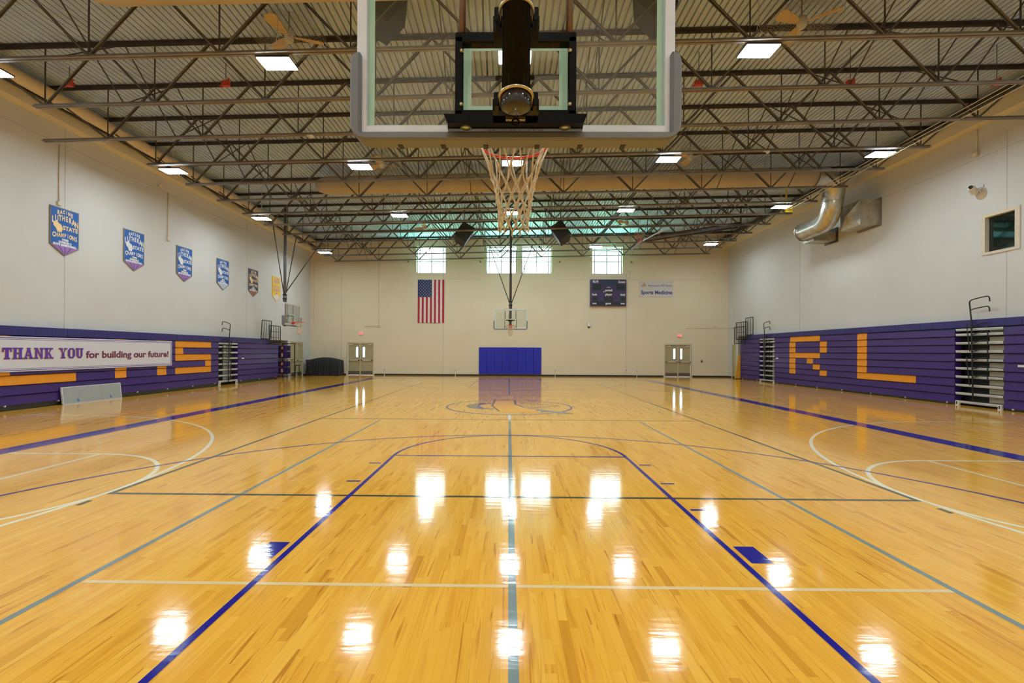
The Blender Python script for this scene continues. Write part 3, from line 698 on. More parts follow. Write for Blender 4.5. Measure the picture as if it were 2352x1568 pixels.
# hoop folded up under the right joists
t = thing('basketball_hoop', 'folded up basketball hoop stored under the joists at the far right', 'basketball hoop', (0, 21.9, 0), 0, 'basketball hoops')
b = MB()
for dy, dz in ((-.35, 0), (.35, .05), (0, .18)): b.tube([(6.75, dy, 7.18+dz), (11.5, dy, 7.92+dz)], .045, STEEL if dz else POLE, 8)
for k in range(5): x = 7.2+k; b.bar((x, -.35, 7.22+.156*(x-6.75)), (x, .35, 7.25+.156*(x-6.75)), .04, .04, STEEL)
b.build('mast', t)
b = MB(); b.tube([(7.6, 0, 7.42), (11.3, 0, 7.30)], .03, POLE, 8); b.tube([(11.5, 0, 7.92), (11.5, 0, 8.80)], .04, STEEL, 8); b.tube([(6.9, 0, 7.35), (8.9, 0, 8.8)], .016, STEEL, 6); b.build('mast_brace', t)
R_ = Matrix.Translation((6.9, 0, 7.25)) @ Matrix.Rotation(math.radians(-28), 4, 'Y')
b = MB(R_); b.box(-.55, .55, -.87, .87, 0, .01, GL_BB); b.build('glass_board', t)
b = MB(R_)
for q in ((-.6, .6, -.915, -.86), (-.6, .6, .86, .915), (-.6, -.55, -.86, .86), (.55, .6, -.86, .86)): b.box(*q, -.02, .03, SILVER)
b.build('board_frame', t)
b = MB(R_); b.box(-.66, -.6, -.95, .95, -.03, .06, PADG); b.build('board_pad', t)
b = MB(R_); b.ring((-.40, 0, .38), .2286, .012, REDM, 'x', 32, 6); b.box(-.5, -.3, -.08, .08, .02, .16, REDM); b.build('rim', t)
b = MB(R_)
for k in range(12):
    a_ = 2*PI*k/12; c_, s_ = math.cos(a_), math.sin(a_); b.tube([(-.40, .225*c_, .38+.225*s_), (-.1, .12*c_+.03*s_, .38+.12*s_-.03*c_), (-.02, .10*math.cos(a_+.5), .34+.1*math.sin(a_+.5))], .007, NETM, 4)
b.build('net', t)

# ------------------------------------------------------------------ hung speakers
sp0 = None
for i, (x, y, z, s, lab) in enumerate(((-2.35, 22.6, 7.62, 1, 'black hung loudspeaker tilted in the far ceiling, left of the net'), (2.62, 22.6, 7.70, -1, 'black hung loudspeaker tilted in the far ceiling, right of the net'),
        (-2.62, 8.25, 8.62, 1, 'black hung loudspeaker seen through the near backboard at upper left'), (2.95, 8.25, 8.70, -1, 'black hung loudspeaker seen through the near backboard at upper right'))):
    t = thing('hung_speaker', lab, 'speaker', (x, y, z), 0, 'hung loudspeakers')
    T = Matrix.Scale(1 if y > 10 else .8, 4) @ Matrix.Rotation(s*math.radians(32), 4, 'Y') @ Matrix.Rotation(math.radians(-18), 4, 'X')
    b = MB(T); b.add([(-.36, -.38, -.46), (.36, -.38, -.46), (.36, -.38, .46), (-.36, -.38, .46), (-.26, .40, -.42), (.26, .40, -.42), (.26, .40, .42), (-.26, .40, .42)], [(0, 1, 2, 3), (7, 6, 5, 4), (1, 0, 4, 5), (3, 2, 6, 7), (0, 3, 7, 4), (2, 1, 5, 6)], BLACKM); b.build('cabinet', t)
    b = MB(T); b.box(-.34, .34, -.42, -.38, -.44, .44, M('speaker_grille', (.03, .034, .038), .6)) if i == 0 else b.box(-.34, .34, -.42, -.38, -.44, .44, bpy.data.materials['speaker_grille']); b.build('grille', t)
    b = MB(); b.tube([(0, 0, .3), (0, 0, deckz(x)-z)], .02, STEEL, 6); b.tube([(s*.3, 0, .1), (s*.3, 0, deckz(x)-z)], .01, STEEL, 5); b.build('hanger', t)

# ------------------------------------------------------------------ bleachers
def board(mb, sg, X, ya, yb, z0, z1, m, deep=.22):
    # profile (outward offset towards the court = -sg)
    pr = [(-deep, 0), (0, 0), (.004, .008), (-.008, (z1-z0)*.86), (.010, (z1-z0)*.885), (.016, (z1-z0)*.91), (-.020, (z1-z0)-.014), (-deep, (z1-z0)-.012)]
    P_ = [(X-sg*a, z0+c) for a, c in pr]
    n = len(P_); vs = [(x, ya, z) for x, z in P_]+[(x, yb, z) for x, z in P_]
    fs = [tuple(range(n)), tuple(reversed(range(n, 2*n)))]+[((i+1) % n, i, n+i, n+(i+1) % n) for i in range(n)]
    mb.add(vs, fs, m)
def section(sg, X, ya, yb, zb, rh, nr, blocks, label):
    t = thing('bleacher_section', label, 'bleachers', (0, 0, 0), 0, 'closed bleacher sections')
    for r in range(nr):                                # r=0 is the top row
        z1 = zb+rh*(nr-r); z0 = z1-rh
        cuts = sorted(b for b in blocks.get(r+1, [])); mb = MB(); y = ya
        for a, b in cuts:
            if a > y: board(mb, sg, X, y, a, z0, z1, PURPLE)
            board(mb, sg, X, a, b, z0, z1, ORANGE); y = b
        if y < yb: board(mb, sg, X, y, yb, z0, z1, PURPLE)
        o = mb.build('seat_board', t)
        if cuts: o['label'] = 'purple seat board with gold blocks'
    mb = MB(); a, b = sorted((X+sg*.04, X+sg*.10)); mb.box(a, b, ya, yb, .012, zb, KICK); mb.build('kick_plate', t)
    n = max(2, int((yb-ya)/1.3))
    for i in range(n):
        y = ya+.25+(yb-ya-.5)*i/(n-1); mb = MB(); a, b = sorted((X-sg*.012, X+sg*.04)); mb.box(a, b, y-.016, y+.016, zb-.03, zb+.012, WHITE); mb.build('bracket', t)
    return t
def aisle(sg, X, ya, yb, zb, rh, nr, label, top):
    t = thing('bleacher_aisle', label, 'bleacher steps', (0, 0, 0), 0, 'bleacher aisles')
    for r in range(nr+1):
        z = zb+rh*r-(.11 if r == nr else 0); mb = MB(); a, b = sorted((X+sg*.01, X+sg*.30)); mb.box(a, b, ya+.03, yb-.03, z-.02+.03, z+.075, ALU); mb.box(*sorted((X, X+sg*.012)), ya+.03, yb-.03, z+.055, z+.083, SILVER); mb.build('step_tread', t)
    mb = MB(); a, b = sorted((X+sg*.34, X+sg*.36)); mb.box(a, b, ya+.01, yb-.01, .01, top-.27, BLACKM); mb.build('aisle_back', t)
    mb = MB(); a, b = sorted((X+sg*.30, X+sg*.34))
    for r in range(nr): z = zb+rh*r; mb.box(a, b, (ya+yb)/2+.05, yb-.06, z+.09, z+rh-.03, ALU) if sg < 0 else mb.box(a, b, ya+.06, (ya+yb)/2-.05, z+.09, z+rh-.03, BEIGE)
    mb.build('tread_support', t)
    yc = (ya+yb)/2+ (.10*sg)
    # handrail: leaning post with hooked arms
    zt = top+.62; xo = X-sg*.05
    mb = MB(); d = sg*1.0
    pts = lambda z: [(xo, yc+.10*(z-1), z)]
    post = [(xo, yc, .16), (xo, yc+.02, 1.0), (xo, yc+.06, top), (xo, yc+.12, zt-.06), (xo, yc+.10, zt)]
    mb.tube(post, .019, BLACKM, 8)
    s2 = -1
    for z in (zt, zt-.30): mb.tube(smooth_path([(xo, yc+.11, z-.02), (xo, yc+.02, z+.03), (xo, yc-.36, z+.08), (xo, yc-.47, z+.05), (xo, yc-.49, z-.08)]), .017, BLACKM, 8)
    mb.build('handrail', t)
    mb = MB()
    for k in range(nr-1):
        z = top-.12-rh*k*1.0
        if z < .9: break
        mb.tube(smooth_path([(xo, yc+.03, z-.05), (xo, yc-.25, z+.03), (xo, yc-.42, z+.03), (xo, yc-.44, z-.12)]), .015, BLACKM, 6)
    for z in (top-.05, top-1.1): mb.tube(smooth_path([(xo-sg*.02, yc+.18, z-.02), (xo-sg*.02, yc+.16, z-.30), (xo-sg*.02, yc+.08, z-.9)]), .016, BLACKM, 6)
    mb.build('folded_rail', t)
    for y in (ya+.10, yb-.10):
        mb = MB(); a, b = sorted((X-sg*.02, X+sg*.05)); mb.box(a, b, y-.05, y+.05, .0, .15, WHITE); mb.box(*sorted((X-sg*.026, X-sg*.02)), y-.02, y+.02, .03, .12, KICK); mb.build('floor_roller', t)
    return t
# left bank: seven seat boards
XLb, XRb = -13.10, 14.33; LZ, LH = .14, .2635; RZ0, RH = .065, .2655
LB = {1: [(10.1, 10.6), (13.88, 14.34), (15.74, 16.21), (16.69, 18.89)], 2: [(10.1, 10.6), (13.88, 14.34), (15.74, 16.21), (16.69, 17.13)],
      3: [(10.1, 10.6), (13.88, 16.21), (16.69, 18.89)], 4: [(10.1, 10.6), (13.88, 14.34), (15.74, 16.21), (18.50, 18.89)], 5: [(10.1, 12.48), (13.88, 14.34), (15.74, 16.21), (16.69, 18.89)]}
section(-1, XLb, 3.0, 19.42, LZ, LH, 7, LB, 'long purple closed bleacher section behind the thank you banner')
section(-1, XLb, 20.95, 24.85, LZ, LH, 7, {}, 'plain purple closed bleacher section at the far end of the left wall')
aisle(-1, XLb, 19.42, 20.95, LZ, LH, 7, 'narrow step aisle in the left bleachers with a black handrail', 2.22)
RB = {1: [(17.39, 17.91), (20.22, 22.50)], 2: [(17.39, 17.91), (19.75, 20.22), (22.05, 22.56)], 3: [(17.39, 17.91), (19.75, 20.22), (22.05, 22.56)], 4: [(17.39, 17.91), (20.22, 22.56)],
      5: [(17.39, 17.91), (20.71, 21.16), (22.05, 22.56)], 6: [(17.39, 17.91), (20.22, 20.71), (22.05, 22.56)], 7: [(15.13, 17.91), (19.75, 20.22), (22.05, 22.56)]}
section(1, XRb, 13.70, 23.89, RZ0, RH, 9, RB, 'purple closed bleacher section bearing gold letters R and L')
section(1, XRb, 25.42, 27.6, RZ0, RH, 9, {}, 'short plain purple bleacher section at the far end of the right wall')
section(1, XRb, 3.0, 12.20, RZ0, RH, 9, {}, 'plain purple bleacher section cut off by the right edge')
aisle(1, XRb, 12.20, 13.70, RZ0, RH, 9, 'step aisle with grey treads near the right edge', 2.66)
aisle(1, XRb, 23.89, 25.42, RZ0, RH, 9, 'step aisle with grey treads far down the right bleachers', 2.66)
for sg, X, z0, z1, yb, lab in ((-1, XLb, 1.99, 2.235, 24.0, 'long navy back board along the top of the left bleachers'), (1, XRb, 2.46, 2.69, 26.9, 'long navy back board along the top of the right bleachers')):
    mb = MB(); a, b = sorted((X+sg*.01, X+sg*.16)); y = 3.0
    while y < yb-.01: e = min(y+.46, yb); mb.box(a, b, y+.003, e-.003, z0, z1, PURPLE_D); y = e
    mb.box(a+.02, b-.02, 3.0, yb, z0+.01, z1-.01, PURPLE_D)
    solo('bleacher_back_board', mb, lab, 'board')
# maker's plate on the seat boards
for (X, y, z, sg, lab) in ((XLb, 21.3, 1.22, -1, 'small white plate on the far left bleacher section'), (XRb, 23.6, 1.35, 1, 'small white plate beside the far right aisle'), (XRb, 11.7, 1.30, 1, 'small white plate beside the near right aisle')):
    mb = MB(); a, b = sorted((X-sg*.034, X-sg*.018)); mb.box(a, b, y-.10, y+.10, z-.03, z+.03, WHITE); solo('name_plate', mb, lab, 'plate', 'plates on bleachers')
mb = MB()
for r, z in enumerate((1.35, 1.08)):
    for k in range(6): y = 26.0+.26*k; mb.box(XRb-.028, XRb-.004, y-.05, y+.05, z-.02, z+.02, INK_L)
mb.box(XRb-.028, XRb-.004, 26.7, 27.4, .80, .82, INK_L); mb.build('seat_number', bpy.data.objects['bleacher_section.003'])
def guard(X, y0, y1, z0, z1, nv, nh, label, tilt=0):
    t = thing('guard_rail', label, 'railing', (X, 0, 0), 0, 'folded guard rails')
    f = MB(); q = [(0, y0, z0), (0, y1, z0), (0, y1+tilt, z1), (0, y0+tilt, z1)]
    for i in range(4): f.tube([q[i], q[(i+1) % 4]], .022, BLACKM, 6)
    f.build('rail_frame', t)
    for k in range(1, nv): 
        m_ = MB(); y = y0+(y1-y0)*k/nv; m_.tube([(0, y, z0), (0, y+tilt, z1)], .013, BLACKM, 5); m_.build('baluster', t)
    for k in range(1, nh): m_ = MB(); z = z0+(z1-z0)*k/nh; m_.tube([(0, y0+tilt*k/nh, z), (0, y1+tilt*k/nh, z)], .014, BLACKM, 5); m_.build('cross_rail', t)
guard(-13.06, 22.95, 23.9, 2.24, 3.22, 4, 1, 'tall narrow black guard rail standing up on the far left bleachers', .12)
guard(-13.02, 23.75, 24.95, 2.0, 2.98, 6, 3, 'wide black lattice guard rail at the end of the left bleachers')
guard(14.29, 26.05, 26.9, 2.70, 3.72, 3, 1, 'tall narrow black guard rail standing up on the far right bleachers')
guard(14.25, 26.65, 28.0, 2.45, 3.50, 6, 1, 'black guard rail with upright bars at the end of the right bleachers')
guard(14.20, 26.75, 28.12, 2.2, 3.22, 6, 3, 'lower black lattice guard rail at the end of the right bleachers')
mb = MB(); mb.prism([(14.05, 0.02), (14.17, .95), (14.24, 1.5), (14.44, 1.5), (14.44, .02)], 27.62, 27.74, PADY); mb.box(14.05, 14.44, 27.60, 27.76, .0, .04, KICK)
solo('end_pad', mb, 'yellow pad standing at the far end of the right bleachers', 'pad')

# ------------------------------------------------------------------ thank you banner
G = {'T': (1.0, [(0, .80, 1, 1), (.34, 0, .66, 1), (.2, 0, .8, .14), (0, .62, .13, 1), (.87, .62, 1, 1)], []),
     'H': (1.12, [(.12, 0, .40, 1), (.72, 0, 1.0, 1), (.3, .42, .8, .58), (0, 0, .50, .14), (.62, 0, 1.12, .14), (0, .86, .50, 1), (.62, .86, 1.12, 1)], []),
     'A': (1.12, [(0, 0, .42, .14), (.66, 0, 1.12, .14), (.3, .24, .8, .38), (.36, .88, .76, 1)], [((.10, 0), (.32, 0), (.56, .95), (.40, 1)), ((.72, 0), (1.02, 0), (.72, 1), (.44, 1))]),
     'N': (1.12, [(.12, 0, .32, 1), (.80, 0, 1.0, 1), (0, 0, .44, .14), (0, .86, .4, 1), (.68, .86, 1.12, 1)], [((.76, 0), (1.0, 0), (.40, 1), (.12, 1))]),
     'K': (1.12, [(.12, 0, .40, 1), (0, 0, .52, .14), (0, .86, .52, 1), (.66, 0, 1.14, .14), (.62, .86, 1.08, 1)], [((.72, 0), (1.04, 0), (.66, .62), (.44, .50)), ((.38, .38), (.50, .34), (.96, .92), (.74, .92))]),
     'Y': (1.12, [(.42, 0, .72, .5), (.28, 0, .86, .14), (0, .86, .46, 1), (.70, .86, 1.12, 1)], [((.42, .48), (.62, .40), (.38, 1), (.08, 1)), ((.56, .40), (.72, .48), (1.02, 1), (.84, 1))]),
     'O': (.98, [(0, .22, .28, .78), (.70, .22, .98, .78), (.22, 0, .76, .16), (.22, .84, .76, 1)], [((.0, .24), (.22, .0), (.32, .14), (.28, .26)), ((.98, .24), (.76, 0), (.66, .14), (.70, .26)), ((0, .76), (.22, 1), (.32, .86), (.28, .74)), ((.98, .76), (.76, 1), (.66, .86), (.70, .74))]),
     'U': (1.08, [(.12, .22, .40, 1), (.72, .22, .96, 1), (.34, 0, .78, .16), (0, .86, .50, 1), (.60, .86, 1.08, 1)], [((.12, .24), (.34, 0), (.46, .12), (.40, .28)), ((.96, .24), (.76, 0), (.64, .12), (.72, .28))]), ' ': (.5, [], [])}
def slab(mb, s, x0, x1, z0, z1, X, m, dx=0, dz=0, fat=.035):
    tot = sum(G[c][0]+.13 for c in s)-.13; k = (x1-x0)/tot; x = 0; h = z1-z0; n = 0
    for c in s:
        wd, rs, qs = G[c]
        for q_ in [((a, b), (e, b), (e, f_), (a, f_)) for a, b, e, f_ in rs]+list(qs):
            mx_ = sum(p for p, q in q_)/4; n += 1
            mb.add([(X+.00004*n, x0+dx+(x+p+(fat if p > mx_ else -fat))*k, z0+dz+q*h) for p, q in q_], [(0, 1, 2, 3)], m)
        x += wd+.13
t = thing('banner', 'white thank you banner hung on the left bleachers', 'banner')
BX = -13.045
mb = MB(); mb.box(BX-.012, BX, 8.6, 16.42, 1.02, 1.955, BAN_W); mb.build('banner_cloth', t)
mb = MB()
for ins, wd in ((.030, .018), (.075, .010)):
    a, b, c, d = 8.6+ins, 16.42-ins, 1.02+ins, 1.955-ins
    for q in ((a, b, c, c+wd), (a, b, d-wd, d), (b-wd, b, c, d), (a, a+wd, c, d)): mb.box(BX, BX+.002, q[0], q[1], q[2], q[3], BAN_P)
mb.build('banner_border', t)
mb = MB(); slab(mb, 'THANK YOU', 10.36, 12.64, 1.355, 1.66, BX+.003, GOLDI, -.016, -.012); slab(mb, 'THANK YOU', 10.36, 12.64, 1.355, 1.66, BX+.008, BAN_P)
mb.build('lettering', t); mb = MB(); mb.text('for building our future!', .30, GOLDI, TX((BX+.003, 14.49, 1.445), (0, 1, 0)), fit=3.50, bold=.010, ext=.0005)
mb.text('for building our future!', .30, BAN_M, TX((BX+.005, 14.50, 1.450), (0, 1, 0)), fit=3.50, bold=.009, ext=.0005)
mb.build('lettering', t)
# grey board leaning on the left bleachers
t = thing('leaning_board', 'grey silver edged board leaning on the left bleachers', 'board', (0, 0, 0))
mb = MB(); mb.prism([(-13.02, 0.004), (-12.985, 0.004), (-13.045, .50), (-13.075, .50)], 11.96, 14.02, M('grey_laminate', (.33, .35, .34), .4), 'y'); mb.build('panel', t)
mb = MB()
for y in (11.95, 14.00): mb.prism([(-13.02, 0.002), (-12.978, 0.002), (-13.038, .508), (-13.080, .508)], y, y+.025, SILVER, 'y')
mb.prism([(-13.075, .495), (-13.038, .495), (-13.04, .512), (-13.078, .512)], 11.95, 14.02, SILVER); mb.box(-13.02, -12.978, 11.95, 14.02, .001, .018, SILVER); mb.build('edge_strip', t)
for y in (12.45, 13.6):
    mb = MB(); mb.box(-12.999, -12.990, y-.035, y+.035, .06, .10, STICK); mb.box(-13.004, -12.995, y-.03, y+.01, .12, .15, STICK); mb.build('sticker', t)

# ------------------------------------------------------------------ pennants on the left wall
def pennant(yc, bodym, tipm, ink, year, div, sport, label, hw=.45, zt=5.80, zs=4.68, zp=4.40, tan=INK_W):
    t = thing('pennant', label, 'pennant', (0, 0, 0), 0, 'championship pennants on the left wall'); X = XL
    mb = MB(); mb.prism([(yc-hw, zt), (yc-hw, zs), (yc, zp), (yc+hw, zs), (yc+hw, zt)], X+.004, X+.035, STEEL2 if bodym is not PN_G else PN_G, 'x'); mb.build('edging', t)
    e = .025; mb = MB(); mb.prism([(yc-hw+e, zt-e), (yc-hw+e, zs+.02), (yc+hw-e, zs+.02), (yc+hw-e, zt-e)], X+.035, X+.038, bodym, 'x')
    mb.prism([(yc-hw+e, zs+.02), (yc, zp+.03), (yc+hw-e, zs+.02)], X+.035, X+.038, tipm, 'x'); mb.build('cloth', t)
    L_ = MB(); f = X+.040; T = lambda y, z: TX((f, y, z), (0, 1, 0)); tx = lambda s, z, h, w_, m_=ink, dy=0: L_.text(s, h, m_, T(yc+dy, z), fit=w_, bold=.006, ext=.0005)
    if bodym is PN_G:
        tx('RACINE', 5.66, .14, .5, INK_L); tx('LUTHERAN', 5.50, .20, .72, INK_L); tx('STATE', 5.24, .17, .62, INK_L); tx('CHAMPIONS', 5.04, .17, .74, INK_L); tx(year, 4.86, .12, .25, INK_L)
        L_.prism([(yc-.3, 4.72), (yc-.2, 4.78), (yc+.2, 4.78), (yc+.3, 4.72)], f, f+.001, SILVER, 'x')
    else:
        # arched school name: letters stepped along an arc
        for s, z, h, w_, am in (('RACINE', 5.69, .13, .46, .05), ('LUTHERAN', 5.50, .21, .80, .10)):
            n = len(s)
            for i, c in enumerate(s):
                u = (i-(n-1)/2)/((n-1)/2); L_.text(c, h*(1+.25*abs(u)), ink, T(yc+u*w_/2*.92, z-am*u*u), sx=(.62 if n < 7 else .60), bold=.008, ext=.0005)
        tx('STATE', 5.22, .17, .48, ink, .17)
        wi = [(-.33, 5.36), (-.25, 5.38), (-.20, 5.33), (-.12, 5.30), (-.08, 5.20), (-.11, 5.08), (-.24, 5.07), (-.28, 5.16), (-.36, 5.24), (-.37, 5.32)]
        L_.prism([(yc+a, b) for a, b in wi], f, f+.002, GOLDI if tan is None else ink, 'x')
        for i, c in enumerate('CHAMPIONS'): u = (i-4)/4; L_.text(c, .16*(1+.2*abs(u)), ink, T(yc+u*.35, 4.985-.03*u*u+.01), sx=.62, bold=.007, ext=.0005)
        tx(year, 4.865, .085, .20, INK_W); tx(div, 4.785, .08, .40, INK_W); tx(sport, 4.71, .08, .74, INK_W)
        if tipm is not PN_PALE:
            for a, b in (((0, 4.70), (0, 4.44)), ((-.2, 4.70), (-.05, 4.48)), ((.2, 4.70), (.05, 4.48))): L_.bar((f, yc+a[0], a[1]-.03), (f, yc+b[0], b[1]), .008, .008, PN_N)
    L_.build('lettering', t)
pennant(12.27, PN_B, PN_P, INK_C, '1993', 'DIVISION 3', 'BOYS BASKETBALL', 'blue championship pennant with gold lettering, nearest on the left wall')
pennant(14.85, PN_B, PN_P, INK_W, '1998', 'DIVISION 3', 'BOYS BASKETBALL', 'blue and lilac championship pennant, second along the left wall')
pennant(17.42, PN_B, PN_P, INK_W, '2008', 'DIVISION 4', 'BOYS BASKETBALL', 'blue and lilac championship pennant, third along the left wall')
pennant(19.99, PN_B, PN_PALE, INK_W, '2009', 'DIVISION 4', 'VOLLEYBALL', 'blue pennant with a pale pointed tip, fourth along the left wall')
pennant(22.57, PN_N, PN_O, INK_C, '2012', 'DIVISION 4', 'BOYS BASKETBALL', 'dark navy pennant with a rust coloured tip on the left wall')
pennant(24.96, PN_G, SILVER, INK_L, '2014', '', '', 'gold pennant with a grey tip beside the side hoop pole')

# ------------------------------------------------------------------ flag, scoreboard, sign, pads on the back wall
t = thing('flag', 'large stars and stripes flag hung vertically on the back wall', 'flag', (0, 0, 0))
fx0, fx1, fz0, fz1 = -6.10, -4.33, 3.50, 6.38; y = YB-.02
def wave(x, z): return y-.012-.010*math.sin(x*9+z*.6)
mb = MB(); sw_ = (fx1-fx0)/13
for i in range(13):
    zt = fz1 if i >= 7 else fz1-1.16; K = 12; vs = []
    for k in range(K+1):
        z = fz0+(zt-fz0)*k/K
        for q in range(3): x = fx0+sw_*(i+q/2); vs.append((x, wave(x, z), z))
    mb.add(vs, [(3*k+q, 3*k+q+1, 3*k+q+4, 3*k+q+3) for k in range(K) for q in range(2)], FL_R if i % 2 == 0 else FL_W)
mb.build('stripes', t)
mb = MB(); cw = sw_*7; vs = []
for k in range(7):
    z = fz1-1.16+1.16*k/6
    for q in range(9): x = fx0+cw*q/8; vs.append((x, wave(x, z), z))
mb.add(vs, [(9*k+q, 9*k+q+1, 9*k+q+10, 9*k+q+9) for k in range(6) for q in range(8)], FL_B); mb.build('canton', t)
mb = MB()
for r in range(11):
    for c in range(5 if r % 2 == 0 else 4):
        x = fx0+cw*((c+.5+(0 if r % 2 == 0 else .5))/5); z = fz1-1.16*(r+.7)/11.4; P_ = []
        for k in range(10): a_ = PI/2+k*PI/5; R0 = .036 if k % 2 == 0 else .015; P_.append((x+R0*math.cos(a_), wave(x, z)-.006, z+R0*math.sin(a_)))
        mb.add(P_, [tuple(range(10))], FL_W)
mb.build('stars', t)

t = thing('scoreboard', 'dark purple scoreboard on the back wall right of centre', 'scoreboard', (0, 0, 0))
sx0, sx1, sz0, sz1 = 5.35, 7.72, 4.66, 6.42; ys = YB-.18
mb = MB(); mb.bbox(sx0, sx1, ys, YB, sz0, sz1, SB_P, .01); mb.build('cabinet', t)
W_, H_ = sx1-sx0, sz1-sz0
def sbr(u0, u1, v0, v1, m_, mb, d=.004): mb.box(sx0+u0*W_, sx0+u1*W_, ys-d, ys, sz1-v1*H_, sz1-v0*H_, m_)
mb = MB()
for q in ((.05, .30, .18, .42), (.72, .97, .18, .42), (.05, .20, .66, .80), (.83, .97, .66, .80), (.38, .64, .66, .82)): sbr(*q, SB_K, mb)
sbr(.34, .72, .03, .22, SB_T, mb); sbr(.40, .62, .36, .62, SB_K, mb, .003); sbr(.02, .98, .83, .97, SB_K, mb, .002); mb.build('score_window', t)
mb = MB(); tw = lambda s, u, v, h, w_: mb.text(s, h, INK_W, TX((sx0+u*W_, ys-.006, sz1-v*H_), (1, 0, 0)), fit=w_, bold=.006, ext=.0005)
tw('RLHS', .145, .085, .22, .36); tw('Guests', .87, .095, .22, .46); tw('period', .51, .41, .22, .46); tw('player', .51, .565, .22, .46); tw('fouls', .115, .57, .18, .32); tw('fouls', .90, .575, .18, .32)
tw('won', .115, .90, .17, .27); tw('game', .50, .90, .19, .36); tw('won', .90, .905, .17, .27)
mb.box(sx0+.46*W_, sx0+.56*W_, ys-.006, ys, sz1-.30*H_, sz1-.285*H_, INK_W); mb.prism([(sx0+.355*W_, sz1-.48*H_), (sx0+.39*W_, sz1-.48*H_), (sx0+.375*W_, sz1-.43*H_)], ys-.006, ys, INK_W); mb.build('lettering', t)
t = thing('sports_medicine_sign', 'small white Sports Medicine sign on the back wall', 'sign', (0, 0, 0))
mb = MB(); mb.bbox(8.61, 10.88, YB-.03, YB, 5.28, 6.34, M('sign_white', (.60, .56, .52), .6, var=.02), .006); mb.build('panel', t)
mb = MB(); mb.text('Ascension All Saints', .20, INK_N, TX((9.98, YB-.034, 6.04), (1, 0, 0)), fit=1.62, ext=.0005); mb.text('Sports Medicine', .34, INK_N, TX((9.75, YB-.034, 5.58), (1, 0, 0)), fit=2.06, bold=.010, ext=.0005)
mb.build('lettering', t)
mb = MB()
for a, b in (((8.75, 5.94), (8.92, 6.22)), ((8.92, 6.22), (9.06, 5.96)), ((8.82, 6.03), (9.0, 6.05)), ((8.88, 5.92), (8.96, 6.10))): mb.bar((a[0], YB-.035, a[1]), (b[0], YB-.035, b[1]), .03, .006, PN_O, (0, 1, 0))
mb.build('logo', t)
pw = (2.15+2.0)/8
for i in range(8):
    t = thing('wall_pad', f'blue wall pad on the back wall, {ORD[i]} of eight from the left', 'wall pad', (-2.0+pw*i, YB, 0), 0, 'blue wall pads under the far hoop')
    mb = MB(); mb.bbox(.004, pw-.004, -.06, -.001, .12, 1.90, BPAD, .012); mb.build('pad_cover', t)

for x, k, lab in ((-5.46, 3, 'left of the near backboard'), (7.93, 4, 'right of the near backboard')):
    mb = MB(); y = JY[k]; mb.lathe([(0, -.075), (.045, -.06), (.06, -.02), (.06, 0), (0, 0)], (x, y, chz(x)-.006), WHITE, 16); mb.box(x-.13, x+.05, y-.03, y+.03, chz(x)-.02, chz(x)-.006, WHITE)
    solo('ceiling_sensor', mb, 'small white sensor under a joist '+lab, 'sensor', 'white sensors under the joists')
# ------------------------------------------------------------------ small wall fittings
def conduit(pts, label, box=None, r=.014):
    t = thing('wall_conduit', label, 'conduit', (0, 0, 0), 0, 'conduits on the walls'); mb = MB(); mb.tube(pts, r, WALL, 6); mb.build('tube', t)
    if box: mb = MB(); mb.bbox(*box, BEIGE, .008); mb.build('junction_box', t)
conduit([(-13.05, YB-.016, 7.6), (-13.05, YB-.016, 3.3), (-13.28, YB-.016, 3.3)], 'thin conduit down the back wall by the left corner')
conduit([(-8.71, YB-.016, 7.6), (-8.71, YB-.016, 3.26), (-9.6, YB-.016, 3.26)], 'thin conduit running down to the left exit sign', (-8.79, -8.63, YB-.07, YB, 3.18, 3.34))
conduit([(8.0, YB-.016, 6.95), (8.0, YB-.016, 6.5)], 'short conduit above the scoreboard corner', (7.95, 8.05, YB-.05, YB, 6.9, 7.0))
conduit([(11.7, YB-.016, 3.22), (XR-.02, YB-.016, 3.25), (XR-.02, 28.3, 3.25)], 'conduit running across to the right corner', (13.55, 13.7, YB-.07, YB, 3.25, 3.4))
conduit([(XL+.02, 12.10, 7.65), (XL+.02, 12.10, 5.95)], 'thin hanging conduit above the nearest pennant', (XL+.001, XL+.06, 12.03, 12.13, 5.85, 5.97))
conduit([(XL+.02, 16.49, 7.72), (XL+.02, 16.49, 5.97)], 'thin hanging conduit between the second and third pennants', (XL+.001, XL+.07, 16.42, 16.56, 5.85, 5.99))
for x, lab in ((-8.30, 'just right of the left double door'), (-3.56, 'left of the blue wall pads'), (3.07, 'right of the blue wall pads'), (8.49, 'left of the right double door')):
    t = thing('wall_outlet', 'small white floor outlet post '+lab, 'outlet', (x, YB, 0), 0, 'outlets along the back wall')
    mb = MB(); mb.bbox(-.055, .055, -.045, 0, .28, .44, WHITE, .006); mb.build('outlet_box', t); mb = MB(); mb.box(-.018, .018, -.03, -.013, .0, .28, WHITE); mb.build('post', t)
    mb = MB(); mb.box(-.018, .018, -.05, -.045, .34, .40, BLACKM); mb.build('socket', t)
mb = MB(); mb.bbox(7.70, 7.84, YB-.03, YB, .37, .49, WHITE, .005); mb.box(7.74, 7.80, YB-.034, YB-.03, .40, .46, KICK); solo('wall_plate', mb, 'small white wall plate low under the scoreboard', 'outlet')
t = thing('wall_speaker', 'small white wall camera under the scoreboard corner', 'camera', (5.28, YB, 3.3)); mb = MB(); mb.bbox(-.09, .09, -.12, 0, .02, .30, WHITE, .02); mb.build('housing', t)
mb = MB(); mb.lathe([(0, -.10), (.06, -.07), (.08, 0), (0, 0)], (0, -.08, .0), BLACKM, 16); mb.build('lens_dome', t)
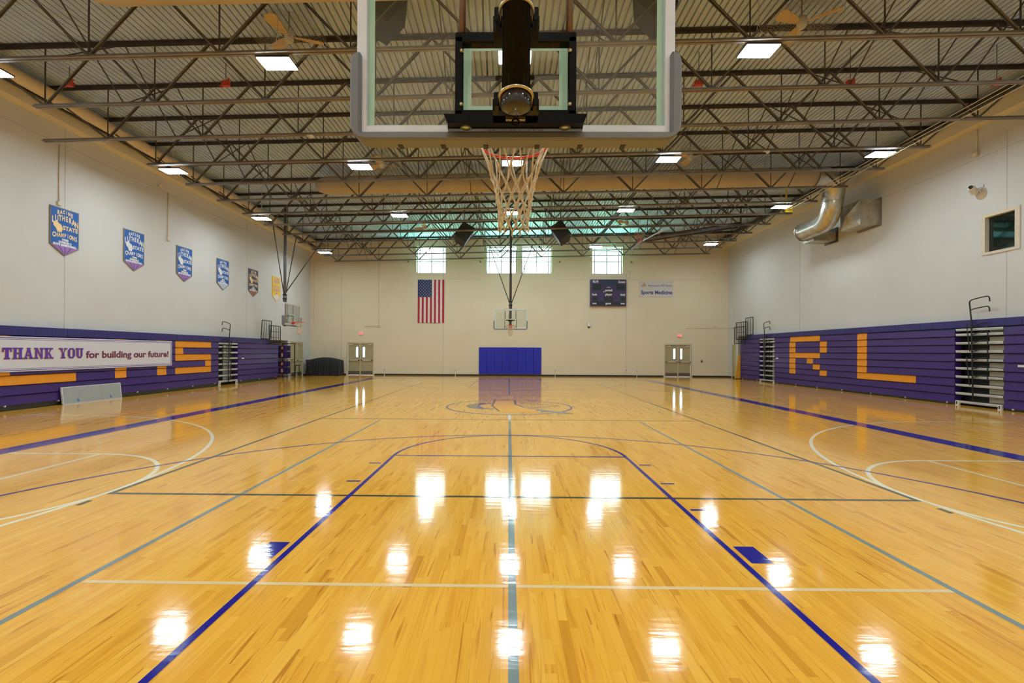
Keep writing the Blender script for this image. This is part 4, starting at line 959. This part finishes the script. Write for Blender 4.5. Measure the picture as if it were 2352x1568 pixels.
t = thing('fire_alarm', 'small dark alarm switch beside the right double door', 'switch', (12.75, YB, 1.05)); mb = MB(); mb.bbox(-.05, .05, -.05, 0, -.07, .07, BRONZE, .006); mb.build('housing', t); mb = MB(); mb.box(-.02, .02, -.06, -.05, -.02, .03, BLACKM); mb.build('lever', t)
for x in (-6.75, -1.95, 3.3, 8.05):
    mb = MB(); mb.tube([(x, YB, 7.62), (x, YB-.14, 7.58), (x+.05, YB-.2, 7.52)], .03, KICK, 8); solo('wall_spotlight', mb, 'small dark lamp bracket beside a high window, '+{-6.75: 'left of the flag window', -1.95: 'left of the centre windows', 3.3: 'right of the centre windows', 8.05: 'right of the scoreboard window'}[x], 'lamp', 'dark brackets beside windows')
# right wall camera and detector
t = thing('security_camera', 'white camera on a round beige plate high on the right wall', 'camera', (XR, 13.05, 6.62))
mb = MB(Matrix.Rotation(-PI/2, 4, 'Y')); mb.lathe([(0, .001), (.17, .001), (.17, .02), (0, .03)], (-.06, -.02, 0), BEIGE, 24); mb.build('wall_plate', t)
mb = MB(Matrix.Translation((-.22, .02, .05)) @ Matrix.Rotation(.5, 4, 'Z') @ Matrix.Rotation(.35, 4, 'Y')); mb.bbox(-.19, .15, -.08, .08, -.07, .07, WHITE, .02); mb.build('camera_body', t)
mb = MB(Matrix.Translation((-.22, .02, .05)) @ Matrix.Rotation(.5, 4, 'Z') @ Matrix.Rotation(.35, 4, 'Y') @ Matrix.Translation((-.19, 0, 0)) @ Matrix.Rotation(-PI/2, 4, 'Y')); mb.lathe([(.055, 0), (.055, .03), (.035, .03), (.03, .005), (0, .005)], (0, 0, 0), BLACKM, 16); mb.build('lens', t)
mb = MB(); mb.tube([(-.01, 0, .0), (-.12, 0, .10), (-.2, .02, .10)], .025, WHITE, 8); mb.tube([(-.02, -.1, .2), (-.02, -.1, .12), (-.1, -.02, .1)], .008, BLACKM, 5); mb.build('bracket', t)
mb = MB(); mb.tube([(XR-.02, 13.16, 8.60), (XR-.02, 13.16, 7.92)], .014, WALL, 6); mb.lathe([(0, -.09), (.05, -.07), (.07, -.02), (.07, .06), (0, .07)], (XR-.08, 13.16, 7.84), BEIGE, 16); solo('smoke_detector', mb, 'small round beige detector on the right wall above the camera', 'detector')
mb = MB(); mb.lathe([(0, -.09), (.05, -.07), (.07, -.02), (.07, .06), (0, .07)], (XL+.09, 16.0, 7.84), BEIGE, 16); mb.tube([(XL, 16.0, 7.86), (XL+.09, 16.0, 7.86)], .02, BEIGE, 6); solo('smoke_detector', mb, 'small round beige detector high on the left wall under the ledge', 'detector')
# door frame by the right bleachers
mb = MB(); mb.box(XR-.03, XR, 28.55, 28.63, 0, 2.12, DOORF); mb.box(XR-.03, XR, 28.95, 29.02, 0, 2.12, DOORF); mb.box(XR-.03, XR, 28.55, 29.02, 2.12, 2.19, DOORF); mb.box(XR-.01, XR-.002, 28.63, 28.95, 0.01, 2.12, DOORM); struct('door_4', mb)

# ------------------------------------------------------------------ covered table, chairs, stools
t = thing('covered_table', 'long scorer table hidden under a black cover beside the left double door', 'covered table', (0, 0, 0))
mb = MB(); x0, x1, y0, y1 = -13.05, -10.92, 28.45, 29.35; prof = [(0, .98), (.06, 1.03), (.25, 1.12), (.42, 1.17), (.62, 1.16), (.78, 1.10), (.92, 1.02), (1, .98)]
K = 40; vs = []
for i in range(K+1):
    u = i/K; x = x0+(x1-x0)*u; zt = 0
    for (a, za), (b, zb_) in zip(prof, prof[1:]):
        if a <= u <= b+1e-9: zt = za+(zb_-za)*(u-a)/(b-a)
    f_ = .03*math.sin(i*1.9)+.02*math.sin(i*.7+1)
    for yy, z in ((y0-.03+f_, .012), (y0+.01+f_*.6, .55), (y0+.04, zt-.06), (y0+.12, zt), ((y0+y1)/2, zt+.02), (y1-.1, zt), (y1, .012)): vs.append((x+(.02*math.sin(z*7) if 0 < i < K else 0), yy, z))
fs = [(7*i+k, 7*(i+1)+k, 7*(i+1)+k+1, 7*i+k+1) for i in range(K) for k in range(6)]+[tuple(range(7)), tuple(7*K+k for k in reversed(range(7)))]
mb.add(vs, fs, CLOTH, True); mb.build('black_cover', t)
t = thing('chair_cart', 'two level rack holding purple folding chairs at the end of the left bleachers', 'chair rack', (-13.2, 26.0, 0))
mb = MB()
for x in (-.35, .35):
    for z in (.14, 1.08): mb.bar((x, -.55, z), (x, .40, z), .03, .03, BLACKM)
    mb.bar((x, .38, .1), (x, .38, 2.05), .04, .04, BLACKM); mb.bar((x, -.53, .1), (x, -.53, 1.1), .03, .03, BLACKM)
mb.bar((-.35, .38, 2.03), (.35, .38, 2.03), .04, .04, BLACKM); mb.bar((-.35, -.5, .12), (.35, -.5, .12), .04, .04, BLACKM); mb.build('rack_frame', t)
for x in (-.33, .33):
    for y in (-.48, .36): mb = MB(Matrix.Translation((x, y, .055)) @ Matrix.Rotation(PI/2, 4, 'Y')); mb.lathe([(0, -.015), (.05, -.015), (.055, 0), (.05, .015), (0, .015)], (0, 0, 0), BLACKM, 12); mb.build('caster', t)
c0 = None; idx = 0
for tier, z in ((0, .18), (1, 1.10)):
    for k in range(4):
        lab = f'folded purple chair on the {"upper" if tier else "lower"} level of the rack, {ORD[k]} from the bleachers'
        loc = (-13.2, 25.56+.19*k, z)
        if c0 is None:
            c0 = thing('folding_chair', lab, 'chair', loc, 0, 'folded purple chairs on the rack')
            m_ = MB(); m_.bbox(-.20, .20, -.03, .01, .50, .80, PURPLE, .015); m_.box(-.06, .06, -.034, -.03, .58, .74, ORANGE); m_.build('backrest', c0)
            m_ = MB(); m_.bbox(-.20, .20, -.025, .02, .08, .44, PURPLE, .018); m_.box(-.05, .05, -.029, -.025, .16, .36, GOLDI); m_.build('seat', c0)
            for s in (-1, 1):
                m_ = MB(); m_.tube([(s*.22, 0, 0), (s*.22, -.01, .82)], .012, BLACKM, 6); m_.build('leg', c0)
                m_ = MB(); m_.tube([(s*.17, .03, .02), (s*.17, .03, .60)], .011, BLACKM, 6); m_.build('leg', c0)
                m_ = MB(); m_.lathe([(0, 0), (.02, 0), (.02, .045), (0, .05)], (s*.22, 0, -.01), WHITE, 8); m_.build('foot_cap', c0)
        else: dup(c0, loc, lab)
def stool(x, y, sh, back, lab):
    t = thing('stool', lab, 'stool', (x, y, 0), .3, 'stools before the side door')
    m_ = MB(); m_.lathe([(0, sh-.04), (.17, sh-.04), (.19, sh-.02), (.18, sh), (0, sh+.005)], (0, 0, 0), BLACKM, 20); m_.build('seat', t)
    for k in range(4): a_ = PI/4+k*PI/2; m_ = MB(); m_.tube([(.12*math.cos(a_), .12*math.sin(a_), sh-.04), (.22*math.cos(a_), .22*math.sin(a_), 0)], .013, BLACKM, 6); m_.build('leg', t)
    m_ = MB(); m_.ring((0, 0, .28), .19, .010, BLACKM, 'z', 20, 5); m_.build('foot_ring', t)
    if back: m_ = MB(); m_.bbox(-.17, .17, .17, .20, sh+.16, sh+.34, BLACKM, .01); m_.tube([(-.13, .18, sh), (-.13, .185, sh+.2)], .01, BLACKM, 5); m_.tube([(.13, .18, sh), (.13, .185, sh+.2)], .01, BLACKM, 5); m_.build('backrest', t)
stool(-12.85, 26.75, .74, False, 'backless black stool beside the chair rack'); stool(-12.62, 27.75, .70, True, 'black stool with a backrest before the side door')
